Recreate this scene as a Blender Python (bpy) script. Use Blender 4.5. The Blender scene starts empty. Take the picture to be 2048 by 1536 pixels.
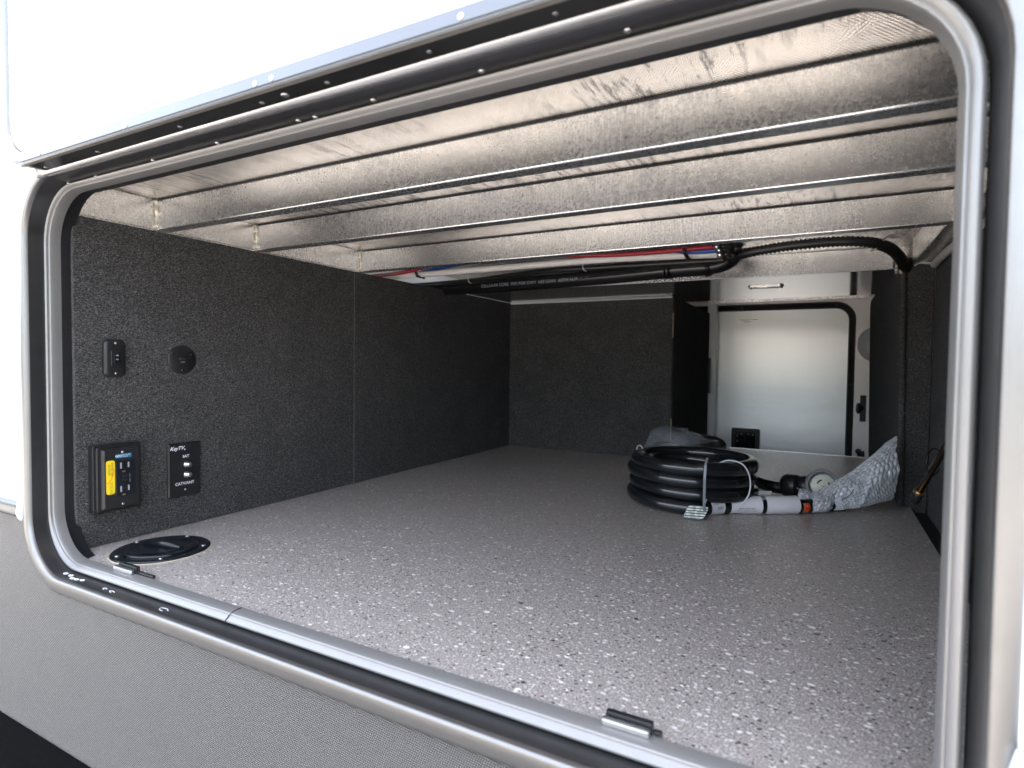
import bpy, bmesh, math, random
from mathutils import Vector, Matrix, noise as mn
random.seed(7)
R_ = math.radians
C = bpy.context.scene.collection
SC = bpy.context.scene

# ------------------------------------------------------------ camera, sky, sun, exposure
cam_d = bpy.data.cameras.new('camera')
cam = bpy.data.objects.new('camera', cam_d); C.objects.link(cam)
cam_d.sensor_width = 36.0
cam_d.lens = 1166.0 / 2048.0 * 36.0
M = Matrix(((0.88105293, 0.47287104, 0.01177784),
            (-0.02673796, 0.02492771, 0.99933162),
            (0.47226139, -0.88077897, 0.03460623)))      # world -> camera
cam.matrix_world = M.transposed().to_4x4()
cam_d.clip_start = 0.02; cam_d.clip_end = 2000
cam_d.dof.use_dof = True
cam_d.dof.focus_distance = 1.15
cam_d.dof.aperture_fstop = 6.0
SC.camera = cam

SUN_EL, SUN_AZ = R_(66), R_(12)        # the sun stands behind the trailer
w = bpy.data.worlds.new('World'); SC.world = w; w.use_nodes = True
nt = w.node_tree; bg = nt.nodes['Background']
sky = nt.nodes.new('ShaderNodeTexSky'); sky.sky_type = 'NISHITA'; sky.sun_disc = False
sky.sun_elevation = SUN_EL; sky.sun_rotation = SUN_AZ
sky.dust_density = 4.0; sky.ozone_density = 0.4; sky.air_density = 1.0
haze = nt.nodes.new('ShaderNodeHueSaturation'); haze.inputs['Saturation'].default_value = 0.50   # thin high haze: a paler sky
nt.links.new(sky.outputs[0], haze.inputs['Color']); nt.links.new(haze.outputs[0], bg.inputs[0]); bg.inputs[1].default_value = 0.15
sl = bpy.data.lights.new('sun', 'SUN'); sl.energy = 2.3; sl.angle = R_(0.5); sl.color = (1.0, 0.95, 0.88)
so = bpy.data.objects.new('sun', sl); C.objects.link(so)
sd = Vector((math.sin(SUN_AZ)*math.cos(SUN_EL), math.cos(SUN_AZ)*math.cos(SUN_EL), math.sin(SUN_EL)))
so.rotation_euler = sd.to_track_quat('Z', 'Y').to_euler(); so.location = (2, 8, 9)
SC.view_settings.view_transform = 'Standard'; SC.view_settings.look = 'None'
SC.view_settings.exposure = 3.15; SC.view_settings.gamma = 1.0
SC.cycles.max_bounces = 10; SC.cycles.transparent_max_bounces = 12
SC.cycles.sample_clamp_indirect = 6.0

# ------------------------------------------------------------ materials
def new_mat(name):
    m = bpy.data.materials.new(name); m.use_nodes = True
    return m, m.node_tree, m.node_tree.nodes['Principled BSDF']
def N(t, kind, **kw):
    n = t.nodes.new(kind)
    for k, v in kw.items(): setattr(n, k, v)
    return n
def mth(t, op, a, b=None, clamp=False):
    n = t.nodes.new('ShaderNodeMath'); n.operation = op; n.use_clamp = clamp
    for i, v in enumerate((a, b)):
        if v is None: continue
        if isinstance(v, (int, float)): n.inputs[i].default_value = v
        else: t.links.new(v, n.inputs[i])
    return n.outputs[0]
def ramp(t, fac, stops):
    n = t.nodes.new('ShaderNodeValToRGB'); t.links.new(fac, n.inputs[0]); cr = n.color_ramp
    while len(cr.elements) < len(stops): cr.elements.new(0.5)
    for e, (p, c) in zip(cr.elements, stops):
        e.position = p; e.color = (c, c, c, 1) if isinstance(c, (int, float)) else (*c, 1)
    return n.outputs[0]
def mix(t, fac, a, b):
    n = t.nodes.new('ShaderNodeMix'); n.data_type = 'RGBA'
    if isinstance(fac, (int, float)): n.inputs[0].default_value = fac
    else: t.links.new(fac, n.inputs[0])
    for i, v in ((6, a), (7, b)):
        if isinstance(v, tuple): n.inputs[i].default_value = (*v, 1)
        else: t.links.new(v, n.inputs[i])
    return n.outputs[2]
def coords(t, scale=(1, 1, 1), rot=(0, 0, 0)):
    tc = t.nodes.new('ShaderNodeTexCoord'); mp = t.nodes.new('ShaderNodeMapping')
    mp.inputs['Scale'].default_value = scale; mp.inputs['Rotation'].default_value = rot
    t.links.new(tc.outputs['Object'], mp.inputs[0]); return mp.outputs[0]
def noise(t, vec, scale, detail=3, rough=0.55):
    n = t.nodes.new('ShaderNodeTexNoise'); n.inputs['Scale'].default_value = scale
    n.inputs['Detail'].default_value = detail; n.inputs['Roughness'].default_value = rough
    t.links.new(vec, n.inputs['Vector']); return n.outputs['Fac']
def bump(t, b, h, strength, dist, nrm=None):
    n = t.nodes.new('ShaderNodeBump'); n.inputs['Strength'].default_value = strength
    n.inputs['Distance'].default_value = dist; t.links.new(h, n.inputs['Height'])
    if nrm is not None: t.links.new(nrm, n.inputs['Normal'])
    t.links.new(n.outputs[0], b.inputs['Normal']); return n.outputs[0]
def plain(name, col, rough=0.5, metal=0.0, spec=0.5, coat=0.0, var=0.08, bmp=0.0, bscale=300):
    m, t, b = new_mat(name)
    v = coords(t); n = noise(t, v, 40, 4)
    c0 = tuple(max(0, x*(1-var)) for x in col); c1 = tuple(min(1, x*(1+var)) for x in col)
    t.links.new(mix(t, n, c0, c1), b.inputs['Base Color'])
    t.links.new(ramp(t, noise(t, v, 90, 3), [(0.3, max(0.02, rough*0.95)), (0.7, min(1, rough*1.06))]), b.inputs['Roughness'])
    b.inputs['Metallic'].default_value = metal; b.inputs['Specular IOR Level'].default_value = spec
    b.inputs['Coat Weight'].default_value = coat; b.inputs['Coat Roughness'].default_value = 0.08
    if bmp: bump(t, b, noise(t, v, bscale, 3), bmp, 0.001)
    return m

def aluminium(name, base, r0, r1, smudge=0.5, stretch=(1, 1, 1)):
    m, t, b = new_mat(name)
    v = coords(t, stretch); v2 = coords(t, (26, 60, 130))
    big = noise(t, coords(t), 3.2, 3, 0.5)
    fine = noise(t, v, 210, 5, 0.75)
    streak = noise(t, coords(t, (420, 150, 40)), 1.0, 5, 0.7)
    patch = ramp(t, big, [(0.42, 0.0), (0.62, 1.0)])
    specks = ramp(t, mth(t, 'ADD', mth(t, 'MULTIPLY', fine, 0.6), mth(t, 'MULTIPLY', streak, 0.4)), [(0.47, 1.0), (0.56, 0.0)])
    k = mth(t, 'MULTIPLY', mth(t, 'MULTIPLY', specks, mth(t, 'ADD', mth(t, 'MULTIPLY', patch, 0.75), 0.25)), smudge)
    dark = (base[0]*0.42, base[1]*0.45, base[2]*0.50)
    t.links.new(mix(t, k, base, dark), b.inputs['Base Color'])
    b.inputs['Metallic'].default_value = 0.95
    t.links.new(ramp(t, mth(t, 'ADD', mth(t, 'MULTIPLY', big, 0.5), mth(t, 'MULTIPLY', fine, 0.5)), [(0.35, r0), (0.65, r1)]), b.inputs['Roughness'])
    lines = noise(t, coords(t, (2, 300, 700)), 1.0, 2)
    n1 = bump(t, b, lines, 0.06, 0.0004)
    bump(t, b, fine, 0.03, 0.0004, n1)
    return m

MAT = {}
MAT['alu'] = aluminium('mill_aluminium', (0.95, 0.955, 0.96), 0.18, 0.36, 0.55)
MAT['alu_rail'] = aluminium('rail_aluminium', (0.92, 0.90, 0.88), 0.18, 0.34, 0.18)
MAT['alu_polished'] = aluminium('polished_aluminium', (0.80, 0.80, 0.80), 0.07, 0.14, 0.10)
MAT['frame'] = plain('frame_aluminium', (0.29, 0.288, 0.285), 0.38, 0.95, var=0.05)
MAT['trim'] = plain('door_trim_aluminium', (0.24, 0.245, 0.25), 0.18, 0.95, var=0.04)
MAT['hinge'] = plain('hinge_aluminium', (0.88, 0.87, 0.86), 0.32, 0.85, var=0.06)
MAT['leaf'] = plain('dull_hinge_leaf', (0.62, 0.57, 0.52), 0.36, 0.75, var=0.25)
MAT['channel'] = plain('dark_channel', (0.12, 0.12, 0.125), 0.30, 0.85, var=0.15)
MAT['gasket'] = plain('grey_gasket', (0.30, 0.297, 0.293), 0.36, 0.5, var=0.06)
MAT['black_gasket'] = plain('black_gasket', (0.02, 0.02, 0.02), 0.45)
MAT['jamb'] = plain('black_jamb', (0.012, 0.012, 0.014), 0.5, bmp=0.3, bscale=200)
MAT['white_paint'] = plain('white_gelcoat', (0.84, 0.85, 0.86), 0.22, coat=0.5, var=0.02)
MAT['clip_metal'] = plain('clip_metal', (0.42, 0.43, 0.44), 0.3, 0.9)
MAT['steel'] = plain('bright_steel', (0.75, 0.75, 0.74), 0.28, 1.0)
MAT['black_plastic'] = plain('black_plastic', (0.016, 0.016, 0.018), 0.34, var=0.1)
MAT['black_gloss'] = plain('black_gloss_plastic', (0.010, 0.012, 0.016), 0.16, var=0.1, bmp=0.12, bscale=60)
MAT['black_matte'] = plain('black_underbody', (0.003, 0.003, 0.004), 0.9, spec=0.05)
MAT['slot'] = plain('dark_slot', (0.004, 0.004, 0.004), 0.6)
MAT['slot_light'] = plain('pale_slot', (0.32, 0.34, 0.38), 0.4)
MAT['cable'] = plain('black_cable_jacket', (0.010, 0.012, 0.014), 0.20, var=0.05, coat=0.4)
MAT['white_label'] = plain('white_label', (0.80, 0.80, 0.83), 0.55, var=0.03)
MAT['ink'] = plain('black_ink', (0.02, 0.02, 0.025), 0.6)
MAT['grey_ink'] = plain('grey_ink', (0.25, 0.26, 0.27), 0.6)
MAT['print'] = plain('white_print', (0.82, 0.84, 0.88), 0.5)
MAT['yellow'] = plain('yellow_sticker', (0.90, 0.66, 0.015), 0.4, var=0.03)
MAT['yellow_ink'] = plain('faded_sticker_ink', (0.45, 0.34, 0.04), 0.5)
MAT['red_ink'] = plain('red_sticker_line', (0.75, 0.12, 0.02), 0.5)
MAT['blue_label'] = plain('blue_label', (0.02, 0.16, 0.30), 0.4)
MAT['brass'] = plain('brass', (0.55, 0.36, 0.16), 0.3, 1.0)
MAT['gold'] = plain('gilt_contact', (0.70, 0.50, 0.25), 0.35, 1.0)
MAT['white_pex'] = plain('white_pipe_plastic', (0.78, 0.76, 0.73), 0.35, var=0.04)
MAT['red_pex'] = plain('red_pipe_plastic', (0.36, 0.018, 0.03), 0.35)
MAT['blue_pex'] = plain('blue_pipe_plastic', (0.015, 0.09, 0.42), 0.35)
MAT['abs'] = plain('black_drain_pipe', (0.010, 0.011, 0.013), 0.22)
MAT['loom'] = plain('black_corrugated_loom', (0.018, 0.018, 0.018), 0.33)
MAT['conduit'] = plain('grey_conduit', (0.52, 0.51, 0.49), 0.45)
MAT['nylon'] = plain('white_nylon_tie', (0.72, 0.73, 0.76), 0.4)
MAT['grey_tie'] = plain('grey_nylon_tie', (0.20, 0.22, 0.25), 0.35)
MAT['bronze'] = plain('bronze_rod', (0.12, 0.085, 0.06), 0.25, 0.9)
MAT['connector_grey'] = plain('connector_grey', (0.30, 0.32, 0.33), 0.4)
MAT['connector_face'] = plain('connector_face', (0.82, 0.80, 0.70), 0.35)
MAT['pale_wall'] = plain('pale_laminate', (0.84, 0.80, 0.775), 0.36, 0.6, var=0.04, bmp=0.15, bscale=350)
MAT['foil_label'] = plain('glossy_white_label', (0.97, 0.97, 0.97), 0.30, 0.8, var=0.02)
MAT['grey_jamb'] = plain('grey_jamb', (0.62, 0.65, 0.67), 0.35, 0.6)
MAT['lens'] = plain('frosted_lens', (0.75, 0.78, 0.80), 0.3)
MAT['wood'] = plain('raw_wood', (0.62, 0.48, 0.33), 0.7, var=0.2)
MAT['lint'] = plain('white_lint', (0.80, 0.80, 0.78), 0.8)
MAT['sawdust'] = plain('sawdust_grain', (0.62, 0.52, 0.38), 0.8, var=0.25)
MAT['sealant'] = plain('white_sealant', (0.80, 0.82, 0.84), 0.3)
MAT['belt'] = plain('belt_aluminium', (0.27, 0.28, 0.29), 0.25, 0.9)

# carpet
def carpet(name, lo, hi):
    m, t, b = new_mat(name)
    v = coords(t); vd = coords(t, (1, 0.55, 1.5), (0.3, 0.2, 0.4))
    a = noise(t, v, 560, 3, 0.8); c = noise(t, vd, 380, 4, 0.85); d = noise(t, v, 14, 3)
    s = mth(t, 'ADD', mth(t, 'MULTIPLY', a, 0.5), mth(t, 'MULTIPLY', c, 0.5))
    col = ramp(t, s, [(0.42, lo), (0.52, tuple((x+y)/4 for x, y in zip(lo, hi))), (0.64, hi)])
    col2 = mix(t, ramp(t, d, [(0.3, 0.0), (0.8, 0.35)]), col, tuple(x*1.6 for x in lo))
    t.links.new(col2, b.inputs['Base Color']); b.inputs['Roughness'].default_value = 1.0
    b.inputs['Specular IOR Level'].default_value = 0.15
    b.inputs['Sheen Weight'].default_value = 0.06; b.inputs['Sheen Roughness'].default_value = 0.5
    b.inputs['Sheen Tint'].default_value = (0.7, 0.75, 0.85, 1)
    bump(t, b, s, 1.0, 0.003)
    return m
MAT['carpet'] = carpet('charcoal_carpet', (0.017, 0.017, 0.018), (0.34, 0.33, 0.325))

# speckled floor covering
m, t, b = new_mat('speckled_vinyl'); MAT['vinyl'] = m
v = coords(t); fine = noise(t, v, 560, 3, 0.7); cloud = noise(t, v, 9, 3)
base = ramp(t, fine, [(0.38, (0.20, 0.176, 0.162)), (0.50, (0.375, 0.335, 0.308)), (0.62, (0.60, 0.55, 0.515))])
def chips(vec, scale, dens, rad, soft=0.12):
    vo = N(t, 'ShaderNodeTexVoronoi'); vo.inputs['Scale'].default_value = scale; vo.inputs['Randomness'].default_value = 1.0
    t.links.new(vec, vo.inputs['Vector'])
    sp = N(t, 'ShaderNodeSeparateColor'); t.links.new(vo.outputs['Color'], sp.inputs[0])
    pick = mth(t, 'LESS_THAN', sp.outputs[0], dens)
    r = mth(t, 'MULTIPLY', mth(t, 'ADD', mth(t, 'MULTIPLY', sp.outputs[1], 0.7), 0.5), rad)
    near = mth(t, 'LESS_THAN', mth(t, 'ADD', vo.outputs['Distance'], mth(t, 'MULTIPLY', mth(t, 'SUBTRACT', noise(t, vec, scale*3, 2), 0.5), soft)), r)
    return mth(t, 'MULTIPLY', pick, near)
c1 = mix(t, chips(coords(t, (0.75, 1.0, 1), (0, 0, 0.2)), 360, 0.36, 0.46), base, (0.62, 0.57, 0.545))
c2 = mix(t, chips(coords(t, (0.75, 1.0, 1), (0, 0, -0.1)), 190, 0.22, 0.34), c1, (0.76, 0.72, 0.69))
c3 = mix(t, chips(coords(t, (0.70, 1.0, 1), (0, 0, 0.1)), 125, 0.18, 0.25, 0.2), c2, (0.86, 0.82, 0.79))
c3 = mix(t, chips(coords(t, (0.75, 1.0, 1), (0.1, 0, 0.7)), 62, 0.10, 0.20, 0.2), c3, (0.86, 0.82, 0.79))
c4 = mix(t, chips(coords(t, (0.75, 1.0, 1), (0, 0, 0.3)), 110, 0.07, 0.24, 0.2), c3, (0.035, 0.032, 0.036))
c5 = mix(t, chips(coords(t, (0.8, 1.0, 1), (0, 0, 0.5)), 250, 0.20, 0.36), c4, (0.085, 0.076, 0.074))
t.links.new(c5, b.inputs['Base Color'])
t.links.new(ramp(t, mth(t, 'ADD', mth(t, 'MULTIPLY', fine, 0.5), mth(t, 'MULTIPLY', cloud, 0.5)), [(0.35, 0.30), (0.65, 0.40)]), b.inputs['Roughness'])
b.inputs['IOR'].default_value = 1.9; b.inputs['Specular IOR Level'].default_value = 0.6
bump(t, b, fine, 0.12, 0.0006)

# woven foil ceiling lining
m, t, b = new_mat('woven_foil'); MAT['foil'] = m
v = coords(t)
sp = N(t, 'ShaderNodeSeparateXYZ'); t.links.new(v, sp.inputs[0])
wob = mth(t, 'MULTIPLY', noise(t, v, 12, 2), 0.02)
wx = mth(t, 'SINE', mth(t, 'MULTIPLY', mth(t, 'ADD', sp.outputs[0], wob), 1500))
wy = mth(t, 'SINE', mth(t, 'MULTIPLY', mth(t, 'ADD', sp.outputs[1], wob), 1100))
weave = mth(t, 'MULTIPLY', wx, wy)
wr = noise(t, coords(t, (1, 0.45, 1)), 26, 4, 0.6)
blot = ramp(t, noise(t, coords(t, (90, 12, 1)), 1.2, 5, 0.75), [(0.50, 0.0), (0.60, 1.0)])
zone = ramp(t, noise(t, v, 3.1, 2), [(0.44, 0.0), (0.58, 1.0)])
t.links.new(mix(t, mth(t, 'MULTIPLY', mth(t, 'MULTIPLY', blot, zone), 0.8), (0.76, 0.71, 0.65), (0.07, 0.07, 0.08)), b.inputs['Base Color'])
b.inputs['Metallic'].default_value = 0.9
t.links.new(ramp(t, wr, [(0.3, 0.15), (0.7, 0.27)]), b.inputs['Roughness'])
n1 = bump(t, b, weave, 0.5, 0.0007); bump(t, b, wr, 0.40, 0.006, n1)

# embossed rock guard
m, t, b = new_mat('embossed_guard'); MAT['guard'] = m
v = coords(t); sp = N(t, 'ShaderNodeSeparateXYZ'); t.links.new(v, sp.inputs[0])
u1 = mth(t, 'SINE', mth(t, 'MULTIPLY', mth(t, 'ADD', sp.outputs[0], mth(t, 'MULTIPLY', sp.outputs[2], 0.55)), 1350))
u2 = mth(t, 'SINE', mth(t, 'MULTIPLY', mth(t, 'SUBTRACT', sp.outputs[0], mth(t, 'MULTIPLY', sp.outputs[2], 1.6)), 1100))
emb = mth(t, 'MULTIPLY', u1, u2)
dust = ramp(t, noise(t, v, 130, 4, 0.7), [(0.66, 0.0), (0.72, 1.0)])
big = noise(t, v, 7, 4)
pit = mix(t, ramp(t, emb, [(0.0, 0.0), (0.5, 1.0)]), (0.08, 0.078, 0.076), (0.36, 0.352, 0.342))
t.links.new(mix(t, mth(t, 'MULTIPLY', dust, 0.5), pit, (0.6, 0.59, 0.57)), b.inputs['Base Color'])
b.inputs['Metallic'].default_value = 0.55
t.links.new(ramp(t, big, [(0.3, 0.30), (0.7, 0.42)]), b.inputs['Roughness'])
n1 = bump(t, b, emb, 1.0, 0.0010); bump(t, b, big, 0.12, 0.01, n1)

# inner face of the far door: glossy skin with slight orange peel
m, t, b = new_mat('door_skin'); MAT['door_skin'] = m
v = coords(t); n_ = noise(t, coords(t, (1, 1, 2.2)), 18, 3, 0.6); n2 = noise(t, v, 110, 2)
b.inputs['Base Color'].default_value = (0.88, 0.89, 0.89, 1)
b.inputs['Metallic'].default_value = 0.85; b.inputs['Roughness'].default_value = 0.33
n1 = bump(t, b, n_, 0.12, 0.004); bump(t, b, n2, 0.10, 0.001, n1)

# open ground
m, t, b = new_mat('gravel_lot'); MAT['ground'] = m
v = coords(t); a = noise(t, v, 3, 6, 0.6); g = noise(t, v, 60, 4, 0.7)
t.links.new(mix(t, a, ramp(t, g, [(0.35, (0.20, 0.182, 0.162)), (0.65, (0.31, 0.286, 0.258))]), (0.28, 0.258, 0.236)), b.inputs['Base Color'])
b.inputs['Roughness'].default_value = 0.9; bump(t, b, g, 0.5, 0.02)

# clear film and bubble wrap
def film(name, tint, alpha, rough, bscale, bstr, sheen):
    m = bpy.data.materials.new(name); m.use_nodes = True; t = m.node_tree
    b = t.nodes['Principled BSDF']; out = t.nodes['Material Output']
    b.inputs['Base Color'].default_value = (*tint, 1); b.inputs['Roughness'].default_value = rough
    b.inputs['Metallic'].default_value = sheen; b.inputs['Specular IOR Level'].default_value = 0.9; b.inputs['Coat Weight'].default_value = 0.6; b.inputs['Coat Roughness'].default_value = 0.06
    tr = t.nodes.new('ShaderNodeBsdfTransparent'); tr.inputs[0].default_value = (0.95, 0.97, 1.0, 1)
    ms = t.nodes.new('ShaderNodeMixShader'); v = coords(t)
    cr = noise(t, v, bscale, 4, 0.7)
    t.links.new(ramp(t, cr, [(0.35, alpha*0.8), (0.65, min(1.0, alpha*1.2))]), ms.inputs[0])
    t.links.new(tr.outputs[0], ms.inputs[1]); t.links.new(b.outputs[0], ms.inputs[2])
    bump(t, b, cr, bstr, 0.004)
    t.links.new(ms.outputs[0], out.inputs[0])
    return m
MAT['bubble'] = film('bubble_film', (0.90, 0.94, 1.0), 0.64, 0.07, 150, 0.5, 0.12)
MAT['bag'] = film('clear_bag_film', (0.75, 0.82, 0.88), 0.30, 0.08, 30, 0.9, 0.35)

# holographic tag and hologram sticker
m, t, b = new_mat('striped_foil_tag'); MAT['tag'] = m
v = coords(t, rot=(0.0, 0.0, 0.0)); sp = N(t, 'ShaderNodeSeparateXYZ'); t.links.new(v, sp.inputs[0])
st = mth(t, 'SINE', mth(t, 'MULTIPLY', sp.outputs[2], 1250))
scrib = ramp(t, noise(t, v, 120, 2), [(0.50, 0.0), (0.53, 1.0)])
t.links.new(mix(t, mth(t, 'MAXIMUM', mth(t, 'LESS_THAN', st, -0.2), mth(t, 'MULTIPLY', scrib, 0.5)), (0.80, 0.86, 0.80), (0.05, 0.07, 0.06)), b.inputs['Base Color'])
b.inputs['Roughness'].default_value = 0.3
m, t, b = new_mat('hologram_sticker'); MAT['holo'] = m
v = coords(t); t.links.new(ramp(t, noise(t, v, 110, 2), [(0.42, (0.8, 0.04, 0.02)), (0.5, (0.75, 0.35, 0.05)), (0.56, (0.6, 0.05, 0.25)), (0.66, (0.12, 0.30, 0.12))]), b.inputs['Base Color'])
b.inputs['Roughness'].default_value = 0.25

# ------------------------------------------------------------ mesh helpers
class MB:
    def __init__(s): s.v = []; s.f = []; s.sm = []
    def add(s, vs, fs, smooth=False):
        o = len(s.v); s.v += [tuple(p) for p in vs]
        for f in fs: s.f.append(tuple(o+i for i in f)); s.sm.append(smooth)
        return s
    def box(s, x0, x1, y0, y1, z0, z1):
        vs = [(x, y, z) for x in (x0, x1) for y in (y0, y1) for z in (z0, z1)]
        return s.add(vs, [(0,1,3,2), (4,6,7,5), (0,4,5,1), (2,3,7,6), (0,2,6,4), (1,5,7,3)])
    def tube(s, path, r, seg=10, caps=True, closed=False):
        path = [Vector(p) for p in path]; n = len(path)
        rr_ = r if isinstance(r, (list, tuple)) else [r]*n
        rings = []; up = None
        for i in range(n):
            a = path[(i-1) % n] if (closed or i) else path[i]
            b_ = path[(i+1) % n] if (closed or i < n-1) else path[i]
            d = (b_-a).normalized()
            if up is None:
                up = Vector((0, 0, 1)) if abs(d.z) < 0.9 else Vector((1, 0, 0))
            side = d.cross(up).normalized(); up = side.cross(d).normalized()
            rings.append([path[i]+(side*math.cos(q)+up*math.sin(q))*rr_[i] for q in [2*math.pi*k/seg for k in range(seg)]])
        vs = [p for rg in rings for p in rg]; fs = []
        for i in range(n if closed else n-1):
            j = (i+1) % n
            for k in range(seg):
                l = (k+1) % seg; fs.append((i*seg+k, i*seg+l, j*seg+l, j*seg+k))
        s.add(vs, fs, True)
        if caps and not closed:
            s.add(rings[0], [tuple(range(seg))[::-1]]); s.add(rings[-1], [tuple(range(seg))])
        return s
    def lathe(s, prof, origin, axis, seg=24, smooth=True):
        """prof: list of (radius, height along axis)"""
        ax = Vector(axis).normalized(); u = ax.orthogonal().normalized(); w_ = ax.cross(u); o = Vector(origin)
        vs = []; fs = []
        for r, h in prof:
            for k in range(seg):
                q = 2*math.pi*k/seg; vs.append(o+ax*h+(u*math.cos(q)+w_*math.sin(q))*max(r, 1e-6))
        for i in range(len(prof)-1):
            for k in range(seg):
                l = (k+1) % seg; fs.append((i*seg+k, i*seg+l, (i+1)*seg+l, (i+1)*seg+k))
        fs.append(tuple(range(seg))[::-1]); fs.append(tuple((len(prof)-1)*seg+k for k in range(seg)))
        return s.add(vs, fs, smooth)
    def loft(s, rings, smooth=True, closed=True):
        n = len(rings[0]); vs = [p for r in rings for p in r]; fs = []
        for i in range(len(rings)-1):
            for k in range(n if closed else n-1):
                l = (k+1) % n; fs.append((i*n+k, i*n+l, (i+1)*n+l, (i+1)*n+k))
        return s.add(vs, fs, smooth)
    def prism(s, poly, frame, d0, d1, smooth=False):
        """poly in (u, v) of frame, extruded along the frame's normal from d0 to d1"""
        n = len(poly); a = [frame(u, v, d0) for u, v in poly]; b_ = [frame(u, v, d1) for u, v in poly]
        s.add(a+b_, [tuple(range(n))[::-1], tuple(range(n, 2*n))])
        s.add(a+b_, [(k, (k+1) % n, n+(k+1) % n, n+k) for k in range(n)], smooth)
        return s
def fr(o, r, u, n):
    o, r, u, n = map(Vector, (o, r, u, n))
    return lambda a, b, c=0: o+r*a+u*b+n*c
def rrect(L, R, B, T, r, n=6, br=None):
    pts = []; r0 = r; br = r if br is None else br
    for cx, cz, a0, r in ((R-r0, T-r0, 0, r0), (L+r0, T-r0, 90, r0), (L+r0, B+r0, 180, r0), (R-br, B+br, 270, br)):
        for k in range(n+1):
            a = R_(a0+90*k/n); pts.append((cx+r*math.cos(a), cz+r*math.sin(a)))
    return pts
def smooth_path(pts, n=10):
    pts = [Vector(p) for p in pts]; out = []
    for i in range(len(pts)-1):
        p0 = pts[max(i-1, 0)]; p1 = pts[i]; p2 = pts[i+1]; p3 = pts[min(i+2, len(pts)-1)]
        for k in range(n):
            t = k/n
            out.append(0.5*((2*p1)+(-p0+p2)*t+(2*p0-5*p1+4*p2-p3)*t*t+(-p0+3*p1-3*p2+p3)*t**3))
    out.append(pts[-1]); return out
def resample(path, step):
    out = [path[0]]; acc = 0
    for a, b in zip(path, path[1:]):
        L = (b-a).length; d = step-acc
        while d <= L and L > 0:
            out.append(a.lerp(b, d/L)); d += step
        acc = (acc+L) % step
    return out
def corrugated(path, r, depth, pitch, seg=10):
    p = resample(smooth_path(path, 14), pitch/2)
    return MB().tube(p, [r if i % 2 else r-depth for i in range(len(p))], seg)

def blob(c, r, sq=(1, 1, 1)):
    mb = MB(); n, m_ = 10, 7; vs = []
    for i in range(m_+1):
        for k in range(n):
            th = math.pi*i/m_; ph = 2*math.pi*k/n
            d = Vector((math.sin(th)*math.cos(ph), math.sin(th)*math.sin(ph), math.cos(th)))
            q = 1+0.25*mn.noise(d*2+Vector(c)*9)
            vs.append((c[0]+d.x*r*q*sq[0], c[1]+d.y*r*q*sq[1], c[2]+d.z*r*q*sq[2]))
    fs = [(i*n+k, i*n+(k+1) % n, (i+1)*n+(k+1) % n, (i+1)*n+k) for i in range(m_) for k in range(n)]
    return mb.add(vs, fs, True)
def wloc(o):
    v = Vector((0, 0, 0))
    while o is not None: v = v+o.location; o = o.parent
    return v
def obj(name, mb, mat, parent=None, bevel=0.0, origin=None, kind=None, segs=2):
    """links one mesh object; vertices are given in place and moved to the thing's origin"""
    me = bpy.data.meshes.new(name)
    o0 = wloc(parent) if parent is not None else Vector(origin or (0, 0, 0))
    me.from_pydata([tuple(Vector(p)-o0) for p in mb.v], [], mb.f)
    me.polygons.foreach_set('use_smooth', mb.sm); me.update()
    bm = bmesh.new(); bm.from_mesh(me); bmesh.ops.remove_doubles(bm, verts=bm.verts, dist=1e-6)
    bmesh.ops.recalc_face_normals(bm, faces=bm.faces); bm.to_mesh(me); bm.free()
    me.materials.append(MAT[mat] if isinstance(mat, str) else mat)
    o = bpy.data.objects.new(name, me); C.objects.link(o)
    if parent is not None: o.parent = parent
    else: o.location = o0
    if bevel:
        md = o.modifiers.new('bevel', 'BEVEL'); md.width = bevel; md.segments = segs; md.limit_method = 'ANGLE'; md.angle_limit = R_(40)
    if kind: o['kind'] = kind
    return o
def thing(name, label, cat, loc, group=None, kind=None):
    o = bpy.data.objects.new(name, None); C.objects.link(o); o.location = loc; o.empty_display_size = 0.02
    o['label'] = label; o['category'] = cat
    if group: o['group'] = group
    return o
def tag(o, label, cat, group=None):
    o['label'] = label; o['category'] = cat
    if group: o['group'] = group
    return o
def boxo(name, b, mat, parent=None, bevel=0.0008, **kw): return obj(name, MB().box(*b), mat, parent, bevel, **kw)
def text(name, s, frame, size, mat, parent, d=0.0003, shear=0.0, align='CENTER', bold=0.0):
    cu = bpy.data.curves.new('text', 'FONT'); cu.body = s; cu.size = size; cu.align_x = align; cu.align_y = 'CENTER'; cu.shear = shear; cu.offset = bold
    tmp = bpy.data.objects.new('text', cu); C.objects.link(tmp)
    me0 = bpy.data.meshes.new_from_object(tmp.evaluated_get(bpy.context.evaluated_depsgraph_get()))
    bpy.data.objects.remove(tmp); bpy.data.curves.remove(cu)
    mb = MB().add([frame(v.co.x, v.co.y, d) for v in me0.vertices], [tuple(p.vertices) for p in me0.polygons])
    bpy.data.meshes.remove(me0)
    return obj(name, mb, mat, parent)
def spread(proto, places):
    """copies of a part at other places (offsets from the first)"""
    for p in places:
        c = proto.copy(); C.objects.link(c); c.parent = proto.parent; c.location = proto.location+Vector(p)
        for ch in proto.children:
            d = ch.copy(); C.objects.link(d); d.parent = c

# ------------------------------------------------------------ ground
g = MB().add([(-400, -400, -1.25), (400, -400, -1.25), (400, 400, -1.25), (-400, 400, -1.25)], [(0, 1, 2, 3)])
obj('ground', g, 'ground', kind='structure')

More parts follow.
